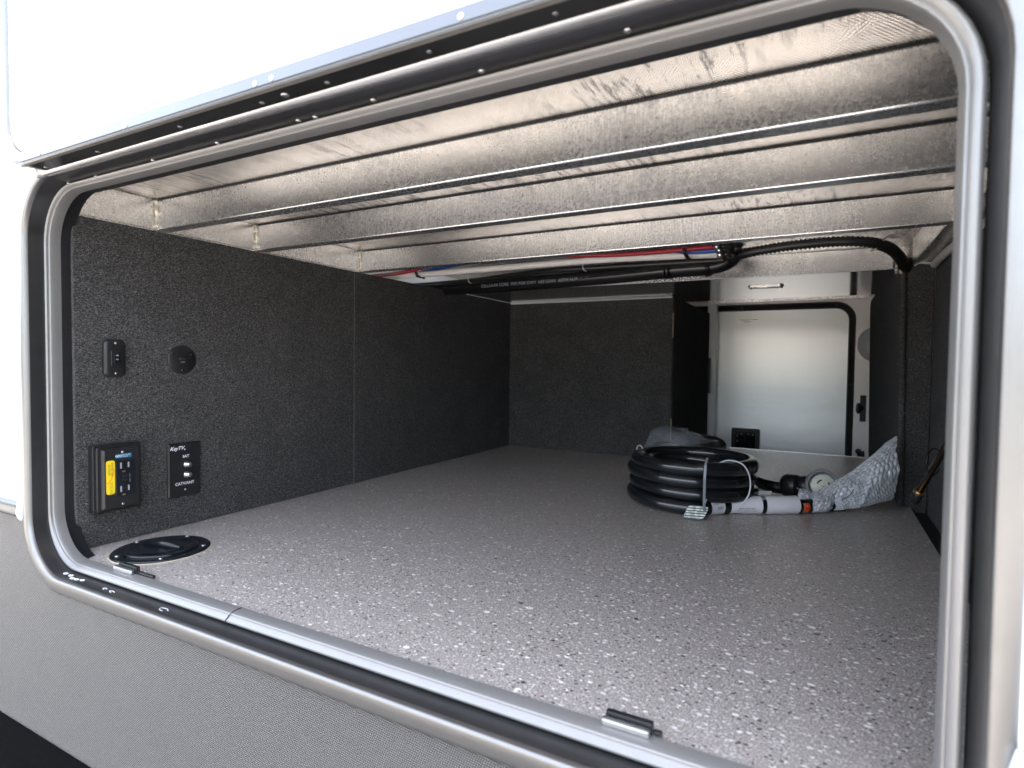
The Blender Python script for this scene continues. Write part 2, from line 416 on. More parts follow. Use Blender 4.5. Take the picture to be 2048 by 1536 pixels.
# a wood across the lot: nothing of it is in frame, but the bright metal mirrors it
m, t, b = new_mat('leaves'); MAT['leaves'] = m
oi = coords(t); t.links.new(mix(t, noise(t, oi, 0.9, 3), (0.045, 0.058, 0.034), (0.105, 0.120, 0.080)), b.inputs['Base Color']); b.inputs['Roughness'].default_value = 0.7
mb = MB(); rt_ = random.Random(3)
for k in range(150):
    a = R_(rt_.uniform(188, 352)); d = rt_.uniform(15, 19); cx0, cy0 = d*1.25*math.cos(a), d*math.sin(a)
    H = rt_.uniform(1.4, 2.5); Rr = rt_.uniform(1.2, 2.2)
    mb.tube([(cx0, cy0, -1.25), (cx0+.2, cy0, -1.25+H*.6)], [.22, .10], 6)
    for q in range(95):
        dv_ = Vector((rt_.gauss(0, 1), rt_.gauss(0, 1), rt_.gauss(0, 1))).normalized()*rt_.uniform(.45, 1.0)
        c = Vector((cx0+dv_.x*Rr, cy0+dv_.y*Rr, -1.25+H*.52+dv_.z*H*.5))
        u = Vector((rt_.gauss(0, 1), rt_.gauss(0, 1), rt_.gauss(0, 1))).normalized(); w2 = u.orthogonal().normalized(); z_ = rt_.uniform(.35, .75)
        mb.add([c+u*z_, c+w2*z_, c-u*z_, c-w2*z_], [(0, 1, 2, 3)])
wd = obj('wood', mb, 'leaves', kind='stuff'); tag(wd, 'green wood across the lot, mirrored faintly in the metal', 'wood')

# ------------------------------------------------------------ trailer body
WY = 0.4565
body = thing('trailer', 'white travel trailer with a grey embossed lower panel around the storage opening', 'trailer', (-0.5, WY, -1.25))
X0, X1, Z0, Z1, YB = -4.2, 3.2, -0.6075, 2.3, 2.96
hole = rrect(-1.134, 0.1055, -0.3595, 0.297, 0.104, 10, br=0.080)
cx, cz = -0.5, -0.03
def to_rect(p, L, R, B, T):
    # each point of the hole is carried out to the big rectangle
    q = []
    for (x, z) in p:
        dx, dz = x-cx, z-cz
        k = min(((R-cx)/dx if dx > 0 else (L-cx)/dx if dx < 0 else 1e9), ((T-cz)/dz if dz > 0 else (B-cz)/dz if dz < 0 else 1e9))
        q.append((cx+dx*k, cz+dz*k))
    return q
def holed_wall(y, hole, L, R, B, T):
    bm = bmesh.new(); out = to_rect(hole, L, R, B, T); n = len(hole)
    a = [bm.verts.new((x, y, z)) for x, z in hole]; b_ = [bm.verts.new((x, y, z)) for x, z in out]
    for k in range(n):
        l = (k+1) % n; bm.faces.new((a[k], a[l], b_[l], b_[k]))
        if abs(out[k][0]-out[l][0]) > 1e-4 and abs(out[k][1]-out[l][1]) > 1e-4:    # fill the rectangle's corner
            c = bm.verts.new((max(out[k][0], out[l][0]) if out[k][0] > cx else min(out[k][0], out[l][0]), y,
                              max(out[k][1], out[l][1]) if out[k][1] > cz else min(out[k][1], out[l][1])))
            bm.faces.new((b_[k], b_[l], c))
    return bm
def split_wall(upper):
    bm = holed_wall(WY, hole, X0, X1, Z0, Z1)
    bmesh.ops.bisect_plane(bm, geom=bm.verts[:]+bm.edges[:]+bm.faces[:], plane_co=(0, 0, -0.245), plane_no=(0, 0, 1),
                           clear_outer=not upper, clear_inner=upper)
    mb = MB().add([v.co[:] for v in bm.verts], []); bm.verts.index_update()
    mb.f = [tuple(v.index for v in f.verts) for f in bm.faces]; mb.sm = [False]*len(mb.f); bm.free(); return mb
obj('upper_wall', split_wall(True), 'white_paint', body)
obj('rock_guard', split_wall(False), 'guard', body)
# rolled bottom edge of the rock guard
edge = [(X0, WY+0.0), (X1, WY)]
rings = []
for x in (X0, X1):
    rings.append([(x, WY+0.014*(1-math.cos(a)), Z0-0.014*math.sin(a)) for a in [R_(90*k/6) for k in range(7)]]+[(x, WY+0.05, Z0-0.014)])
obj('bottom_edge', MB().loft(rings, closed=False), 'belt', body)
boxo('roof', (X0, X1, WY, YB, Z1, Z1+0.05), 'white_paint', body)
boxo('far_side_wall', (X0, X1, YB, YB+0.03, Z0, Z1), 'white_paint', body)
boxo('end_wall', (X0-0.03, X0, WY, YB, Z0, Z1), 'white_paint', body)
boxo('end_wall', (X1, X1+0.03, WY, YB, Z0, Z1), 'white_paint', body)
boxo('underbelly', (X0, X1, WY+0.02, YB, -0.70, -0.625), 'black_matte', body)
boxo('chassis_shade_rail', (X0, X1, 0.485, 0.545, -1.16, -0.70), 'black_matte', body)  # brought forward and deepened as a black stand-in for shade under the trailer
boxo('chassis_shade_rail', (X0, X1, 2.74, 2.80, -1.02, -0.72), 'black_matte', body)
for wx in (-2.9, 2.6):
    for wy in (0.66, 2.6):
        boxo('stabiliser_leg', (wx-0.05, wx+0.05, wy, wy+0.08, -1.25, -0.70), 'black_matte', body)
# belt moulding along the joint
def belt(x0, x1):
    prof = [(0, -0.2315), (-0.006, -0.2325), (-0.0095, -0.238), (-0.0085, -0.246), (-0.009, -0.254), (-0.005, -0.2595), (0, -0.2605)]
    rings = [[(x, WY+y, z) for y, z in prof] for x in (x0, x1)]
    mb = MB().loft(rings, closed=False); mb.add(rings[0], [tuple(range(7))]); mb.add(rings[1], [tuple(range(7))])
    return mb
obj('belt_moulding', belt(X0, -1.150), 'belt', body)
obj('belt_moulding', belt(0.114, X1), 'belt', body)
obj('sealant', blob((-1.1445, WY-0.004, -0.247), 0.012, (0.55, 0.6, 1.5)), 'sealant', body)
obj('sealant', blob((0.110, WY-0.006, -0.246), 0.010, (0.5, 0.6, 1.6)), 'sealant', body)

# ------------------------------------------------------------ frame of the opening
frame_t = thing('opening_frame', 'aluminium frame with a grey rubber seal round the storage opening', 'frame', (-0.5, WY, -0.365))
def rings_of(spec, n=10):
    out = []
    for L, R, B, T, y, r in spec:
        out.append([(x, y, z) for x, z in rrect(L, R, B, T, r, n, br=r-.024)])
    return out
F = [(-1.1385, .1105, -.3645, .3015, .4560, .108), (-1.1370, .1090, -.3625, .300, .4525, .107), (-1.1320, .1050, -.3565, .295, .4498, .102),
     (-1.1250, .1000, -.3490, .288, .4480, .097), (-1.1185, .0960, -.3425, .282, .4470, .093), (-1.1163, .0945, -.3402, .280, .4475, .091), (-1.1150, .0933, -.3388, .2785, .4495, .090), (-1.1145, .0928, -.3385, .278, .4550, .089)]
obj('outer_flange', MB().loft(rings_of(F)), 'frame', frame_t)
CH = [(-1.1145, .0928, -.3385, .278, .4550, .089), (-1.1150, .0920, -.3385, .276, .4660, .088), (-1.1155, .0905, -.3380, .274, .4760, .087), (-1.1170, .0895, -.3375, .273, .4850, .087)]
obj('channel', MB().loft(rings_of(CH)), 'channel', frame_t)
G = [(-1.1165, .0885, -.3372, .2720, .4850, .086), (-1.1160, .0875, -.3365, .2715, .4790, .085), (-1.1145, .0850, -.3345, .2700, .4762, .083),
     (-1.1130, .0825, -.3320, .2685, .4762, .082), (-1.1122, .0805, -.3300, .2670, .4790, .081), (-1.1125, .0790, -.3280, .2655, .4800, .080),
     (-1.1124, .0785, -.3275, .2651, .4835, .080), (-1.1122, .0780, -.3267, .2647, .4808, .0795), (-1.1115, .0765, -.3252, .2638, .4835, .079), (-1.1115, .0755, -.3238, .2630, .4900, .078), (-1.1125, .0752, -.3235, .2635, .4990, .078)]
seal = obj('rubber_seal', MB().loft(rings_of(G)), 'gasket', frame_t)
J = [(-1.1130, .0760, -.3238, .2640, .4985, .078), (-1.1130, .0800, -.3290, .2680, .5020, .078), (-1.1150, .0820, -.3320, .2700, .5200, .080)]
obj('inner_lip', MB().loft(rings_of(J)), 'jamb', frame_t)
# butt joint in the rubber seal
jp = [(-0.668+0.0004*k, y, z) for k, (y, z) in enumerate([(.4845, -.3372), (.4785, -.3367), (.4757, -.3346), (.4757, -.332), (.4785, -.3298), (.4795, -.3278), (.4836, -.3252), (.4897, -.3235), (.498, -.3232)])]
obj('seal_joint', MB().tube(jp, 0.0007, 5), 'ink', frame_t)
# striker clips on the sill
def striker(x0, x1, tail):
    t_ = thing('sill_clip', '', 'clip', (x0, 0.50, -0.325))
    boxo('metal_plate', (x0, x1, 0.4915, 0.4985, -0.3240, -0.3165), 'clip_metal', t_, 0.0022)
    boxo('rubber_pad', (x0+0.002, x1+0.001, 0.4990, 0.5055, -0.3235, -0.3135), 'black_plastic', t_, 0.0008)
    boxo('rubber_tail', (x1+0.0015, x1+tail, 0.5000, 0.5045, -0.3235, -0.3195), 'black_plastic', t_, 0.0008)
    return t_
striker(-0.9560, -0.9080, 0.042)['label'] = 'small silver and black clip on the sill in front of the round floor cover'
striker(-0.1690, -0.1255, 0.009)['label'] = 'silver and black clip on the sill near the right end of the opening'
def squiggle(cx_, cy_, w_, h_, n=14):
    p = [(cx_+w_*math.cos(2*math.pi*k/n)*(1+.35*mn.noise(Vector((k*.9, cx_*9, 0)))), cy_+h_*math.sin(2*math.pi*k/n)*(1+.5*mn.noise(Vector((k*.7, 3, cx_*5)))), -.3382) for k in range(n-2)]
    obj('sealant_mark', MB().tube(p, .00045, 5), 'sealant', frame_t)
squiggle(-.7805, .4650, .0085, .0035); squiggle(-.905, .4640, .0060, .0018); squiggle(-.925, .4650, .0045, .0018)
for k in range(5):
    obj('sealant_mark', blob((-1.035+.011*k, .4650+.002*math.sin(k*2), -.3380+.0030*max(0, 1-k*.6)), .0035, (1.6, .9, .22)), 'sealant', frame_t)
# ------------------------------------------------------------ the raised door
door = thing('raised_door', 'white compartment door folded up above the opening with a screwed aluminium edge', 'door', (-0.5, 0.41, 0.27))
DL, DR, DB, DT = -1.052, -0.02, .2690, .875
P0 = rrect(DL, DR, DB, DT, .060, 8)
def ringy(L, R, B, T, r, y, n=8): return [(x, y, z) for x, z in rrect(L, R, B, T, r, n)]
sk = ringy(DL+.018, DR-.018, DB+.018, DT-.018, .05, .4030)
obj('panel', MB().add(sk, [tuple(range(len(sk)))]), 'white_paint', door)
tr_ = [ringy(DL+.0175, DR-.0175, DB+.0175, DT-.0175, .05, .4035), ringy(DL+.017, DR-.017, DB+.017, DT-.017, .05, .4000), ringy(DL+.004, DR-.004, DB+.004, DT-.004, .058, .3990),
       ringy(DL+.0036, DR-.0036, DB+.0036, DT-.0036, .058, .4002), ringy(DL+.0024, DR-.0024, DB+.0024, DT-.0024, .059, .4002), ringy(DL+.002, DR-.002, DB+.002, DT-.002, .06, .3992),
       ringy(DL, DR, DB, DT, .06, .4010), ringy(DL, DR, DB+.001, DT, .06, .4300), ringy(DL+.02, DR-.02, DB+.02, DT-.02, .05, .4302)]
obj('edge_trim', MB().loft(tr_, smooth=False), 'trim', door, 0.0004)
bk = ringy(DL+.02, DR-.02, DB+.02, DT-.02, .05, .4300)
obj('back_skin', MB().add(bk, [tuple(range(len(bk)))]), 'white_paint', door)
ts = [(-.9416, .2765), (-.7372, .2762), (-.5094, .2765), (-.4854, .2768), (-.2645, .2775)]
r0 = obj('screw', MB().lathe([(.0030, 0), (.0030, .0008), (.0022, .0014), (.0010, .0012)], (ts[0][0], .3994, ts[0][1]), (0, -1, 0), 12), 'steel', door)
obj('recess', MB().lathe([(.0010, 0), (.0009, .0004)], (ts[0][0], .3980, ts[0][1]), (0, -1, 0), 6), 'ink', r0)
spread(r0, [(x-ts[0][0], 0, z-ts[0][1]) for x, z in ts[1:]])

# hinge on the frame's upper channel
hinge = obj('hinge', MB().tube([(-1.035, .4385, .2760), (-0.02, .4385, .2760)], .0074, 16), 'hinge', door)
hinge['label'] = 'long rolled aluminium hinge with round rivets'
pr = [(.4480, .2795), (.4480, .2745), (.4520, .2722), (.4800, .2712), (.4830, .2725)]
lf = [[(x, y, z) for y, z in pr] for x in (-1.035, -0.02)]
obj('frame_leaf', MB().loft(lf, closed=False), 'channel', hinge)
pr = [(.4345, .2740), (.4300, .2722), (.4150, .2705), (.4070, .2700), (.4060, .2690), (.4010, .2690)]
lf = [[(x, y, z) for y, z in pr] for x in (-1.005, -0.02)]
obj('door_leaf', MB().loft(lf, closed=False), 'leaf', hinge)
obj('end_plug', MB().tube([(-1.039, .4380, .2760), (-1.028, .4380, .2760)], .0084, 16), 'hinge', hinge)
def rivet(x, y, z, r, ax, parent, name='rivet', mat='steel'):
    return obj(name, MB().lathe([(r, 0), (r*0.95, r*0.25), (r*0.7, r*0.5), (r*0.3, r*0.62)], (x, y, z), ax, 12), mat, parent)
ch = [(-1.0382, .4781), (-.9609, .4786), (-.8129, .4758), (-.675, .4742), (-.5297, .4719), (-.5052, .4738), (-.4188, .4707), (-.288, .4701), (-.1482, .467)]
r0 = rivet(ch[0][0], ch[0][1], .2712, .0032, (0, 0, -1), hinge)
spread(r0, [(x-ch[0][0], y-ch[0][1], 0) for x, y in ch[1:]])
lr = [(-.9779, .4221), (-.8429, .4215), (-.6655, .4200), (-.5261, .4206), (-.4314, .419), (-.3097, .4185), (-.19, .418)]
r0 = rivet(lr[0][0], lr[0][1], .2708, .0032, (0, 0, -1), hinge)
spread(r0, [(x-lr[0][0], y-lr[0][1], 0) for x, y in lr[1:]])
obj('pan_screw', MB().lathe([(.0045, 0), (.0043, .0015), (.003, .0025), (.0012, .0022)], (-.490, .4195, .2708), (0, 0, -1), 14), 'steel', hinge)

# ------------------------------------------------------------ compartment floor
FZ = -0.327
obj('floor', MB().box(-1.112, .1860, .4985, 2.475, FZ-.016, FZ), 'vinyl', kind='structure')
obj('sub_floor', MB().box(-1.15, .30, .50, 2.90, -.44, -.42), 'black_matte', kind='structure')
fl = obj('floor_edging', MB().box(-.4666, .16, 2.4752, 2.4800, -.345, -.3255), 'alu_rail')
tag(fl, 'thin bright metal edging at the far end of the speckled floor', 'edging')

# ------------------------------------------------------------ carpeted walls
def wall(name): 
    o = bpy.data.objects.new(name, None); C.objects.link(o); o['kind'] = 'structure'; return o
wl = wall('wall_left')
boxo('carpet_panel', (-1.118, -1.108, .5140, 1.1730, FZ+.0005, .2405), 'carpet', wl, .0015)
boxo('carpet_panel', (-1.118, -1.1085, 1.1750, 2.0500, FZ+.0005, .2405), 'carpet', wl, .0015)
boxo('backing_board', (-1.130, -1.1185, .5140, 2.0500, FZ-.05, .2395), 'grey_ink', wl)
boxo('seam_edge', (-1.1180, -1.1090, 1.1732, 1.1748, FZ+.0005, .2400), 'grey_ink', wl, 0)
wb = wall('wall_back')
boxo('carpet_panel', (-1.118, -.4690, 2.0470, 2.0570, FZ+.0005, .2370), 'carpet', wb, .0015)
boxo('board_edge', (-.4688, -.4672, 2.0462, 2.0560, .0973, .1834), 'wood', wb, 0)
boxo('board_edge', (-.4688, -.4672, 2.0462, 2.0560, -.2620, -.185), 'wood', wb, 0)
wp = wall('wall_passage')
boxo('carpet_panel', (-.4780, -.4666, 2.0575, 2.7600, FZ-.09, .2400), 'carpet', wp, .003)
boxo('hinge_plate', (-.4660, -.4560, 2.7300, 2.7600, -.1219, .0369), 'black_plastic', wp)
wr_ = wall('wall_right')
boxo('carpet_panel', (.2185, .2285, .5200, 1.6480, -.42, .2350), 'carpet', wr_, .0015)
boxo('return_panel', (.1640, .2185, 1.6480, 1.6600, -.42, .2600), 'carpet', wr_, .0030)
# floor gap screws
rt = MB()
for k, y in enumerate((1.25, 1.36, 1.44, 1.55)):
    rt.lathe([(.003, 0), (.002, .002)], (.205, y, -.335), (0, 0, 1), 8)
boxo('gap_strip', (.1865, .2180, .52, 1.645, -.345, -.338), 'black_plastic', wr_)
dv = thing('divider_panel', 'free-standing charcoal carpeted divider to the right of the far door', 'divider', (.155, 2.1, FZ))
pd = [(1.6480, FZ+.0005), (1.6480, .2600), (1.6700, .2625), (1.78, .2660), (2.66, .2620), (2.70, .2450), (2.70, -.42), (2.4810, -.42), (2.4810, FZ+.0005)]
fd = lambda u, v, d: Vector((.1500+(.2626-v)*.018+d, u, v))
obj('carpet_panel', MB().prism(pd, fd, 0, .0110), 'carpet', dv, .0030)
obj('rolled_edge', MB().tube([(.1556+(.2626-z)*.018, 1.6445+.0012*math.sin(z*40), z) for z in [FZ+.004+(.256-FZ)*k/24 for k in range(25)]], .0068, 10), 'carpet', dv)
obj('chipped_corner', blob((.1510, 1.6390, .2270), .0045, (1, .6, 1.3)), 'wood', dv)

# ------------------------------------------------------------ ceiling: foil lining and aluminium framing
JB, CT = .2420, .2985
ceil = obj('ceiling', MB().box(-1.16, .26, .50, 2.96, CT, CT+.01), 'foil', kind='structure')
boxo('front_header', (-1.16, .26, .506, .520, .268, CT), 'jamb', ceil)
def ceil_part(name, b, mat, bevel=.002):
    return obj(name, MB().box(*b), mat, ceil, bevel, segs=3)
def weld(x, y, parent):
    p = [(x+.0015*random.uniform(-1, 1), y+.0012*random.uniform(-1, 1), JB+.004+(CT-JB-.006)*k/16) for k in range(17)]
    return obj('weld_bead', MB().tube(p, [.0030+.0012*random.random() for _ in p], 8), 'weld', parent)
MAT['weld'] = plain('weld_metal', (0.72, 0.66, 0.58), 0.35, 0.9, var=0.5, bmp=0.8, bscale=400)
for y, lab in ((.6530, 'joist nearest the opening'), (.8700, 'second joist back'), (1.1950, 'third joist back')):
    j = ceil_part('joist', (-1.1078, .1850, y, y+.0250, JB, CT-.0003), 'alu'); j['label'] = 'aluminium ceiling '+lab
    weld(-1.1050, y-.0015, j)
    if y > 1: weld(.1820, y-.0015, j)
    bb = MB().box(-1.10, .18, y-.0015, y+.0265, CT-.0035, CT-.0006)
    obj('shade_strip', bb, 'jamb', j)  # solid black strip standing in for the shade where joist meets ceiling
ceil_part('side_rail', (-1.1280, -1.1082, .5205, 1.2150, JB-.0008, CT-.0003), 'alu_rail')
boxo('rail_lip', (-1.1180, -1.1065, .5205, 1.2150, JB-.0022, JB-.0010), 'alu_rail', ceil, 0)
ceil_part('side_rail', (.1855, .2200, .5205, 1.2200, JB, CT-.0003), 'alu_rail')
ceil_part('corner_rail', (.1720, .2180, 1.2205, 1.6400, JB-.0010, CT-.0003), 'alu_rail')
ceil_part('gusset', (.1450, .2200, 1.7100, 1.7140, JB-.01, CT-.0003), 'alu_rail', .0005)
# slotted cross member behind the pipes
def arc(cx_, cz_, r, a0, a1, n=7): return [(cx_+r*math.cos(R_(a0+(a1-a0)*k/n)), cz_+r*math.sin(R_(a0+(a1-a0)*k/n))) for k in range(n+1)]
poly = [(-1.1080, JB), (.1400, JB), (.1400, .2600)]+arc(.1080, .2640, .0320, 0, 90)[0:]+[(-.178, .2975)]+[(-.200, .290), (-.222, .272), (-.245, .2625)]+[(-1.108, .2600)]
fy = lambda y: (lambda u, v, d: Vector((u, y+d, v)))
bm4 = obj('cross_member', MB().prism(poly, fy(1.6980), 0, .004), 'alu', ceil, .0006)
obj('soffit', MB().box(-1.1080, .1480, 1.7025, 2.2550, JB-.0006, JB+.0040), 'alu_polished', ceil, .0005)
boxo('bright_strip', (-1.1000, -.4720, 2.0370, 2.0465, .2345, .2378), 'sealant', ceil, 0)  # bright line between soffit and back wall, laid in as a white strip
boxo('soffit_joint', (-.4745, -.4730, 1.7015, 2.2550, .2408, .2413), 'jamb', ceil, 0)
ceil_part('door_header', (-.4780, .1500, 2.7700, 2.7900, .2830, CT-.0003), 'alu_rail', .001)
# pull light on the soffit
lt = thing('soffit_fixture', 'small oblong steel fitting with four screws under the shiny soffit', 'fitting', (-.1630, 1.905, .2410))
pl = rrect(-.2120, -.1140, 1.8930, 1.9270, .010, 5)
fz = lambda u, v, d: Vector((u, v, .2412-d))
obj('plate', MB().prism(pl, fz, 0, .0035), 'steel', lt, .0008)
ov = [(-.163+.032*math.cos(R_(a)), 1.910+.0105*math.sin(R_(a))) for a in range(0, 360, 15)]
obj('lens', MB().prism(ov, fz, .0036, .0052), 'black_gloss', lt, .0006)
ovr = [(-.163+.036*math.cos(R_(a)), 1.910+.0135*math.sin(R_(a)), .2412-.0040) for a in range(0, 360, 12)]
obj('rim', MB().tube(ovr, .0013, 6, closed=True), 'steel', lt)
s0 = obj('screw', MB().lathe([(.0035, 0), (.003, .0015)], (-.2050, 1.8985, .2376), (0, 0, -1), 10), 'ink', lt)
spread(s0, [(0, .0230, 0), (.0840, 0, 0), (.0840, .0230, 0)])

# ------------------------------------------------------------ far wall and far door
fh = rrect(-.62, .1085, -.55, .2800, .075, 8)
cx, cz = -.2, -.1
bm = holed_wall(2.8600, fh, -1.16, .30, -.60, .2985); 
mb = MB().add([v.co[:] for v in bm.verts], []); bm.verts.index_update(); mb.f = [tuple(v.index for v in f.verts) for f in bm.faces]; mb.sm = [False]*len(mb.f); bm.free()
obj('wall_far', mb, 'pale_wall', kind='structure')
boxo('door_jamb_post', (-.4820, -.4430, 2.8000, 2.8500, -.42, .2830), 'grey_jamb', None, .001)
tag(bpy.data.objects['door_jamb_post'], 'narrow pale grey post between the carpeted passage wall and the far door', 'post')
fd_t = thing('far_door', 'closed glossy white door with a black seal on the far side of the compartment', 'door', (-.17, 2.88, -.55))
fo = lambda g, y: [(x, y, z) for x, z in rrect(-.62+g, .1085-g, -.55+g, .2800-g, max(.01, .075-g), 8)]
obj('black_seal', MB().loft([fo(-.002, 2.862), fo(-.002, 2.856), fo(.004, 2.853), fo(.009, 2.858), (fo(.011, 2.868)), fo(.017, 2.866), fo(.022, 2.874), fo(.024, 2.905)]), 'black_gasket', fd_t)
obj('panel', MB().box(-.66, .15, 2.9000, 2.9300, -.59, .32), 'door_skin', fd_t)
s0 = boxo('seal_clip', (-.3450, -.3380, 2.8530, 2.8620, .262, .278), 'black_plastic', fd_t)
spread(s0, [(.38, 0, 0)])
boxo('seal_clip', (.094, .110, 2.8520, 2.8600, -.075, -.068), 'black_plastic', fd_t)
lb = rrect(-.3776, -.2560, -.3900, -.2860, .006, 3)
obj('latch_housing', MB().prism(lb, lambda u, v, d: Vector((u, 2.8995-d, v)), 0, .020), 'black_plastic', fd_t, .003)
lb2 = rrect(-.3600, -.2740, -.3850, -.3030, .008, 3)
lt2 = obj('latch_plate', MB().prism(lb2, lambda u, v, d: Vector((u, 2.8795-d, v)), 0, .006), 'black_gloss', fd_t, .003)
for dx, dz in ((-.350, -.322), (-.332, -.312), (-.303, -.312), (-.283, -.313), (-.350, -.345)):
    obj('bolt', MB().lathe([(.004, 0), (.003, .003)], (dx, 2.8733, dz), (0, -1, 0), 10), 'steel', lt2)
obj('latch_slot', MB().box(-.3200, -.3140, 2.8728, 2.8732, -.345, -.308), 'slot', lt2)
stk = thing('door_sticker', 'small white printed sticker at the top left of the far door', 'sticker', (-.32, 2.8990, .2090))
obj('label', MB().prism(rrect(-.3690, -.2740, .1990, .2240, .003, 3), lambda u, v, d: Vector((u, 2.8992-d, v)), 0, .0006), 'foil_label', stk)
for k in range(4):
    obj('lettering', MB().box(-.365+.01*k, -.300-.012*(k % 2), 2.8980, 2.8983, .2185-.0055*k, .2200-.0055*k), 'grey_ink', stk)
obj('red_mark', MB().box(-.300, -.278, 2.8980, 2.8983, .2155, .2185), 'red_ink', stk)
rl = obj('round_light', MB().lathe([(.078, 0), (.078, .006), (.066, .016), (.040, .024), (.010, .027)], (.1950, 2.8595, .1000), (0, -1, 0), 32), 'lens', origin=(.195, 2.86, .1))
tag(rl, 'round frosted light half hidden behind the carpeted divider', 'light')
hk = thing('door_catch', 'black door catch on the pale wall beside the divider, the upper one', 'catch', (.130, 2.8600, -.170))
boxo('back_plate', (.1340, .1560, 2.8520, 2.8595, -.2260, -.1150), 'black_plastic', hk, .002)
obj('stem', MB().tube([(.1300, 2.846, -.170), (.1430, 2.852, -.170)], .010, 10), 'black_plastic', hk)
obj('knob', MB().lathe([(.023, 0), (.023, .004), (.019, .007)], (.1300, 2.846, -.170), (-1, -.3, 0), 16), 'black_plastic', hk)
hk = thing('door_catch', 'small black catch low on the pale wall at the foot of the divider', 'catch', (.130, 2.8600, -.372))
boxo('back_plate', (.1290, .1560, 2.8520, 2.8595, -.4180, -.3500), 'black_plastic', hk, .002)
obj('knob', MB().lathe([(.012, 0), (.012, .006), (.008, .009)], (.1330, 2.850, -.352), (0, -1, 0), 12), 'black_plastic', hk)

# ------------------------------------------------------------ pipes above
def single(name, mb, mat, label, cat, group=None):
    c = Vector(mb.v[0]); 
    for p in mb.v: c = Vector((min(c.x, p[0]), min(c.y, p[1]), min(c.z, p[2])))
    o = obj(name, mb, mat, origin=tuple(c)); return tag(o, label, cat, group)
drain = thing('drain_pipe', 'thick black plastic drain pipe slung under the ceiling behind the third joist', 'pipe', (-.6, 1.6, .25))
p = smooth_path([(-1.30, 1.60, .2450), (-1.0, 1.60, .2452), (-.60, 1.598, .2500), (-.375, 1.582, .2555), (-.272, 1.575, .2560)], 8)
obj('straight_run', MB().tube(p, .0215, 20), 'abs', drain)
p = smooth_path([(-.272, 1.575, .2560), (-.245, 1.572, .2580), (-.222, 1.565, .2660), (-.205, 1.555, .2800), (-.198, 1.550, .2960)], 6)
obj('elbow', MB().tube(p, .0195, 18), 'abs', drain)
for x in (-.376, -.273):
    obj('coupling', MB().tube([(x-.007, 1.5785, .2555), (x+.007, 1.5780, .2557)], .0240, 20), 'abs', drain)
fp = fr((-.78, 1.5790, .2445), (.9995, 0, .011), (-.0, -.25, .97), (0, -1, 0))
text('lettering', 'CELLULAR CORE  PIPE FOR DWV  NSF-DWV  ASTM F628  1-1/2', fp, .0130, 'slot_light', drain, .0012)
hs = single('corrugated_loom', corrugated([(-1.30, 1.60, .262), (-1.14, 1.578, .2590), (-.98, 1.560, .2590), (-.85, 1.530, .2600), (-.68, 1.488, .2600), (-.45, 1.490, .2590), (-.30, 1.500, .2590), (-.2226, 1.508, .2600)], .0084, .0022, .0062, 10), 'loom',
            'thin black corrugated cable loom snaking along the drain pipe', 'cable loom')
bl = single('corrugated_loom', corrugated([(-.2100, 1.4800, .2605), (-.169, 1.4450, .2615), (-.08, 1.4300, .2670), (.0, 1.4300, .2690), (.06, 1.4350, .2660), (.098, 1.4600, .2600), (.125, 1.530, .2580), (.150, 1.60, .2420), (.168, 1.70, .2250), (.172, 1.78, .2000)],   .0124, .0034, .0088, 14), 'loom',
            'thick black corrugated loom running right and dropping behind the divider', 'cable loom')
def pipe(name, pts, r, mat, label): return single(name, MB().tube(smooth_path(pts, 8), r, 12), mat, label, 'water pipe')
pipe('water_pipe', [(-1.30, 1.42, .266), (-1.05, 1.375, .2560), (-.782, 1.3817, .2590), (-.50, 1.385, .2605), (-.286, 1.4096, .2590), (-.2250, 1.4260, .2590)], .0082, 'white_pex', 'white plastic water pipe, lowest of the coloured pipes')
pipe('water_pipe', [(-1.32, 1.43, .272), (-1.08, 1.350, .2620), (-.92, 1.345, .2830), (-.70, 1.340, .2800), (-.4847, 1.3447, .2640), (-.3667, 1.3571, .2635), (-.2220, 1.3594, .2650)], .0056, 'red_pex', 'red plastic water pipe running above the white one')
pipe('water_pipe', [(-1.32, 1.46, .268), (-1.12, 1.400, .2600), (-.92, 1.390, .2800), (-.70, 1.380, .2820), (-.40, 1.385, .2780), (-.286, 1.390, .2640), (-.2220, 1.3920, .2630)], .0054, 'blue_pex', 'blue plastic water pipe between the red and the white one')
pf = thing('pipe_manifold', 'black fitting with metal crimp rings where the coloured water pipes end', 'fitting', (-.20, 1.40, .262))
obj('manifold_body', MB().tube([(-.1950, 1.350, .2660), (-.1950, 1.395, .2630), (-.1950, 1.435, .2580)], .0085, 12), 'black_plastic', pf)
for (x, y, z, r) in ((-.2180, 1.3594, .2650, .0075), (-.2180, 1.392, .2630, .0072), (-.2210, 1.4265, .2590, .0102)):
    obj('crimp_ring', MB().tube([(x-.006, y, z), (x+.006, y, z)], r, 14), 'steel', pf)
    obj('barb', MB().tube([(x+.006, y, z), (x+.022, y, z)], r*.7, 10), 'black_plastic', pf)
obj('outlet_stub', MB().tube([(-.1950, 1.40, .263), (-.172, 1.40, .2690)], .0100, 12), 'black_plastic', pf)
st_ = single('pipe_strap', MB().tube([(-.2870, 1.350, .2650), (-.2870, 1.352, .2560), (-.2865, 1.395, .2480), (-.2865, 1.420, .2500), (-.2865, 1.424, .2640)], .0042, 8), 'black_plastic', 'black strap holding the coloured pipes near the fitting', 'strap')
st_ = single('pipe_strap', MB().tube([(-1.0450, 1.350, .2660), (-1.0440, 1.360, .2500), (-1.0400, 1.388, .2480)], .0040, 8), 'black_plastic', 'black strap round the pipes at the left carpeted wall', 'strap')
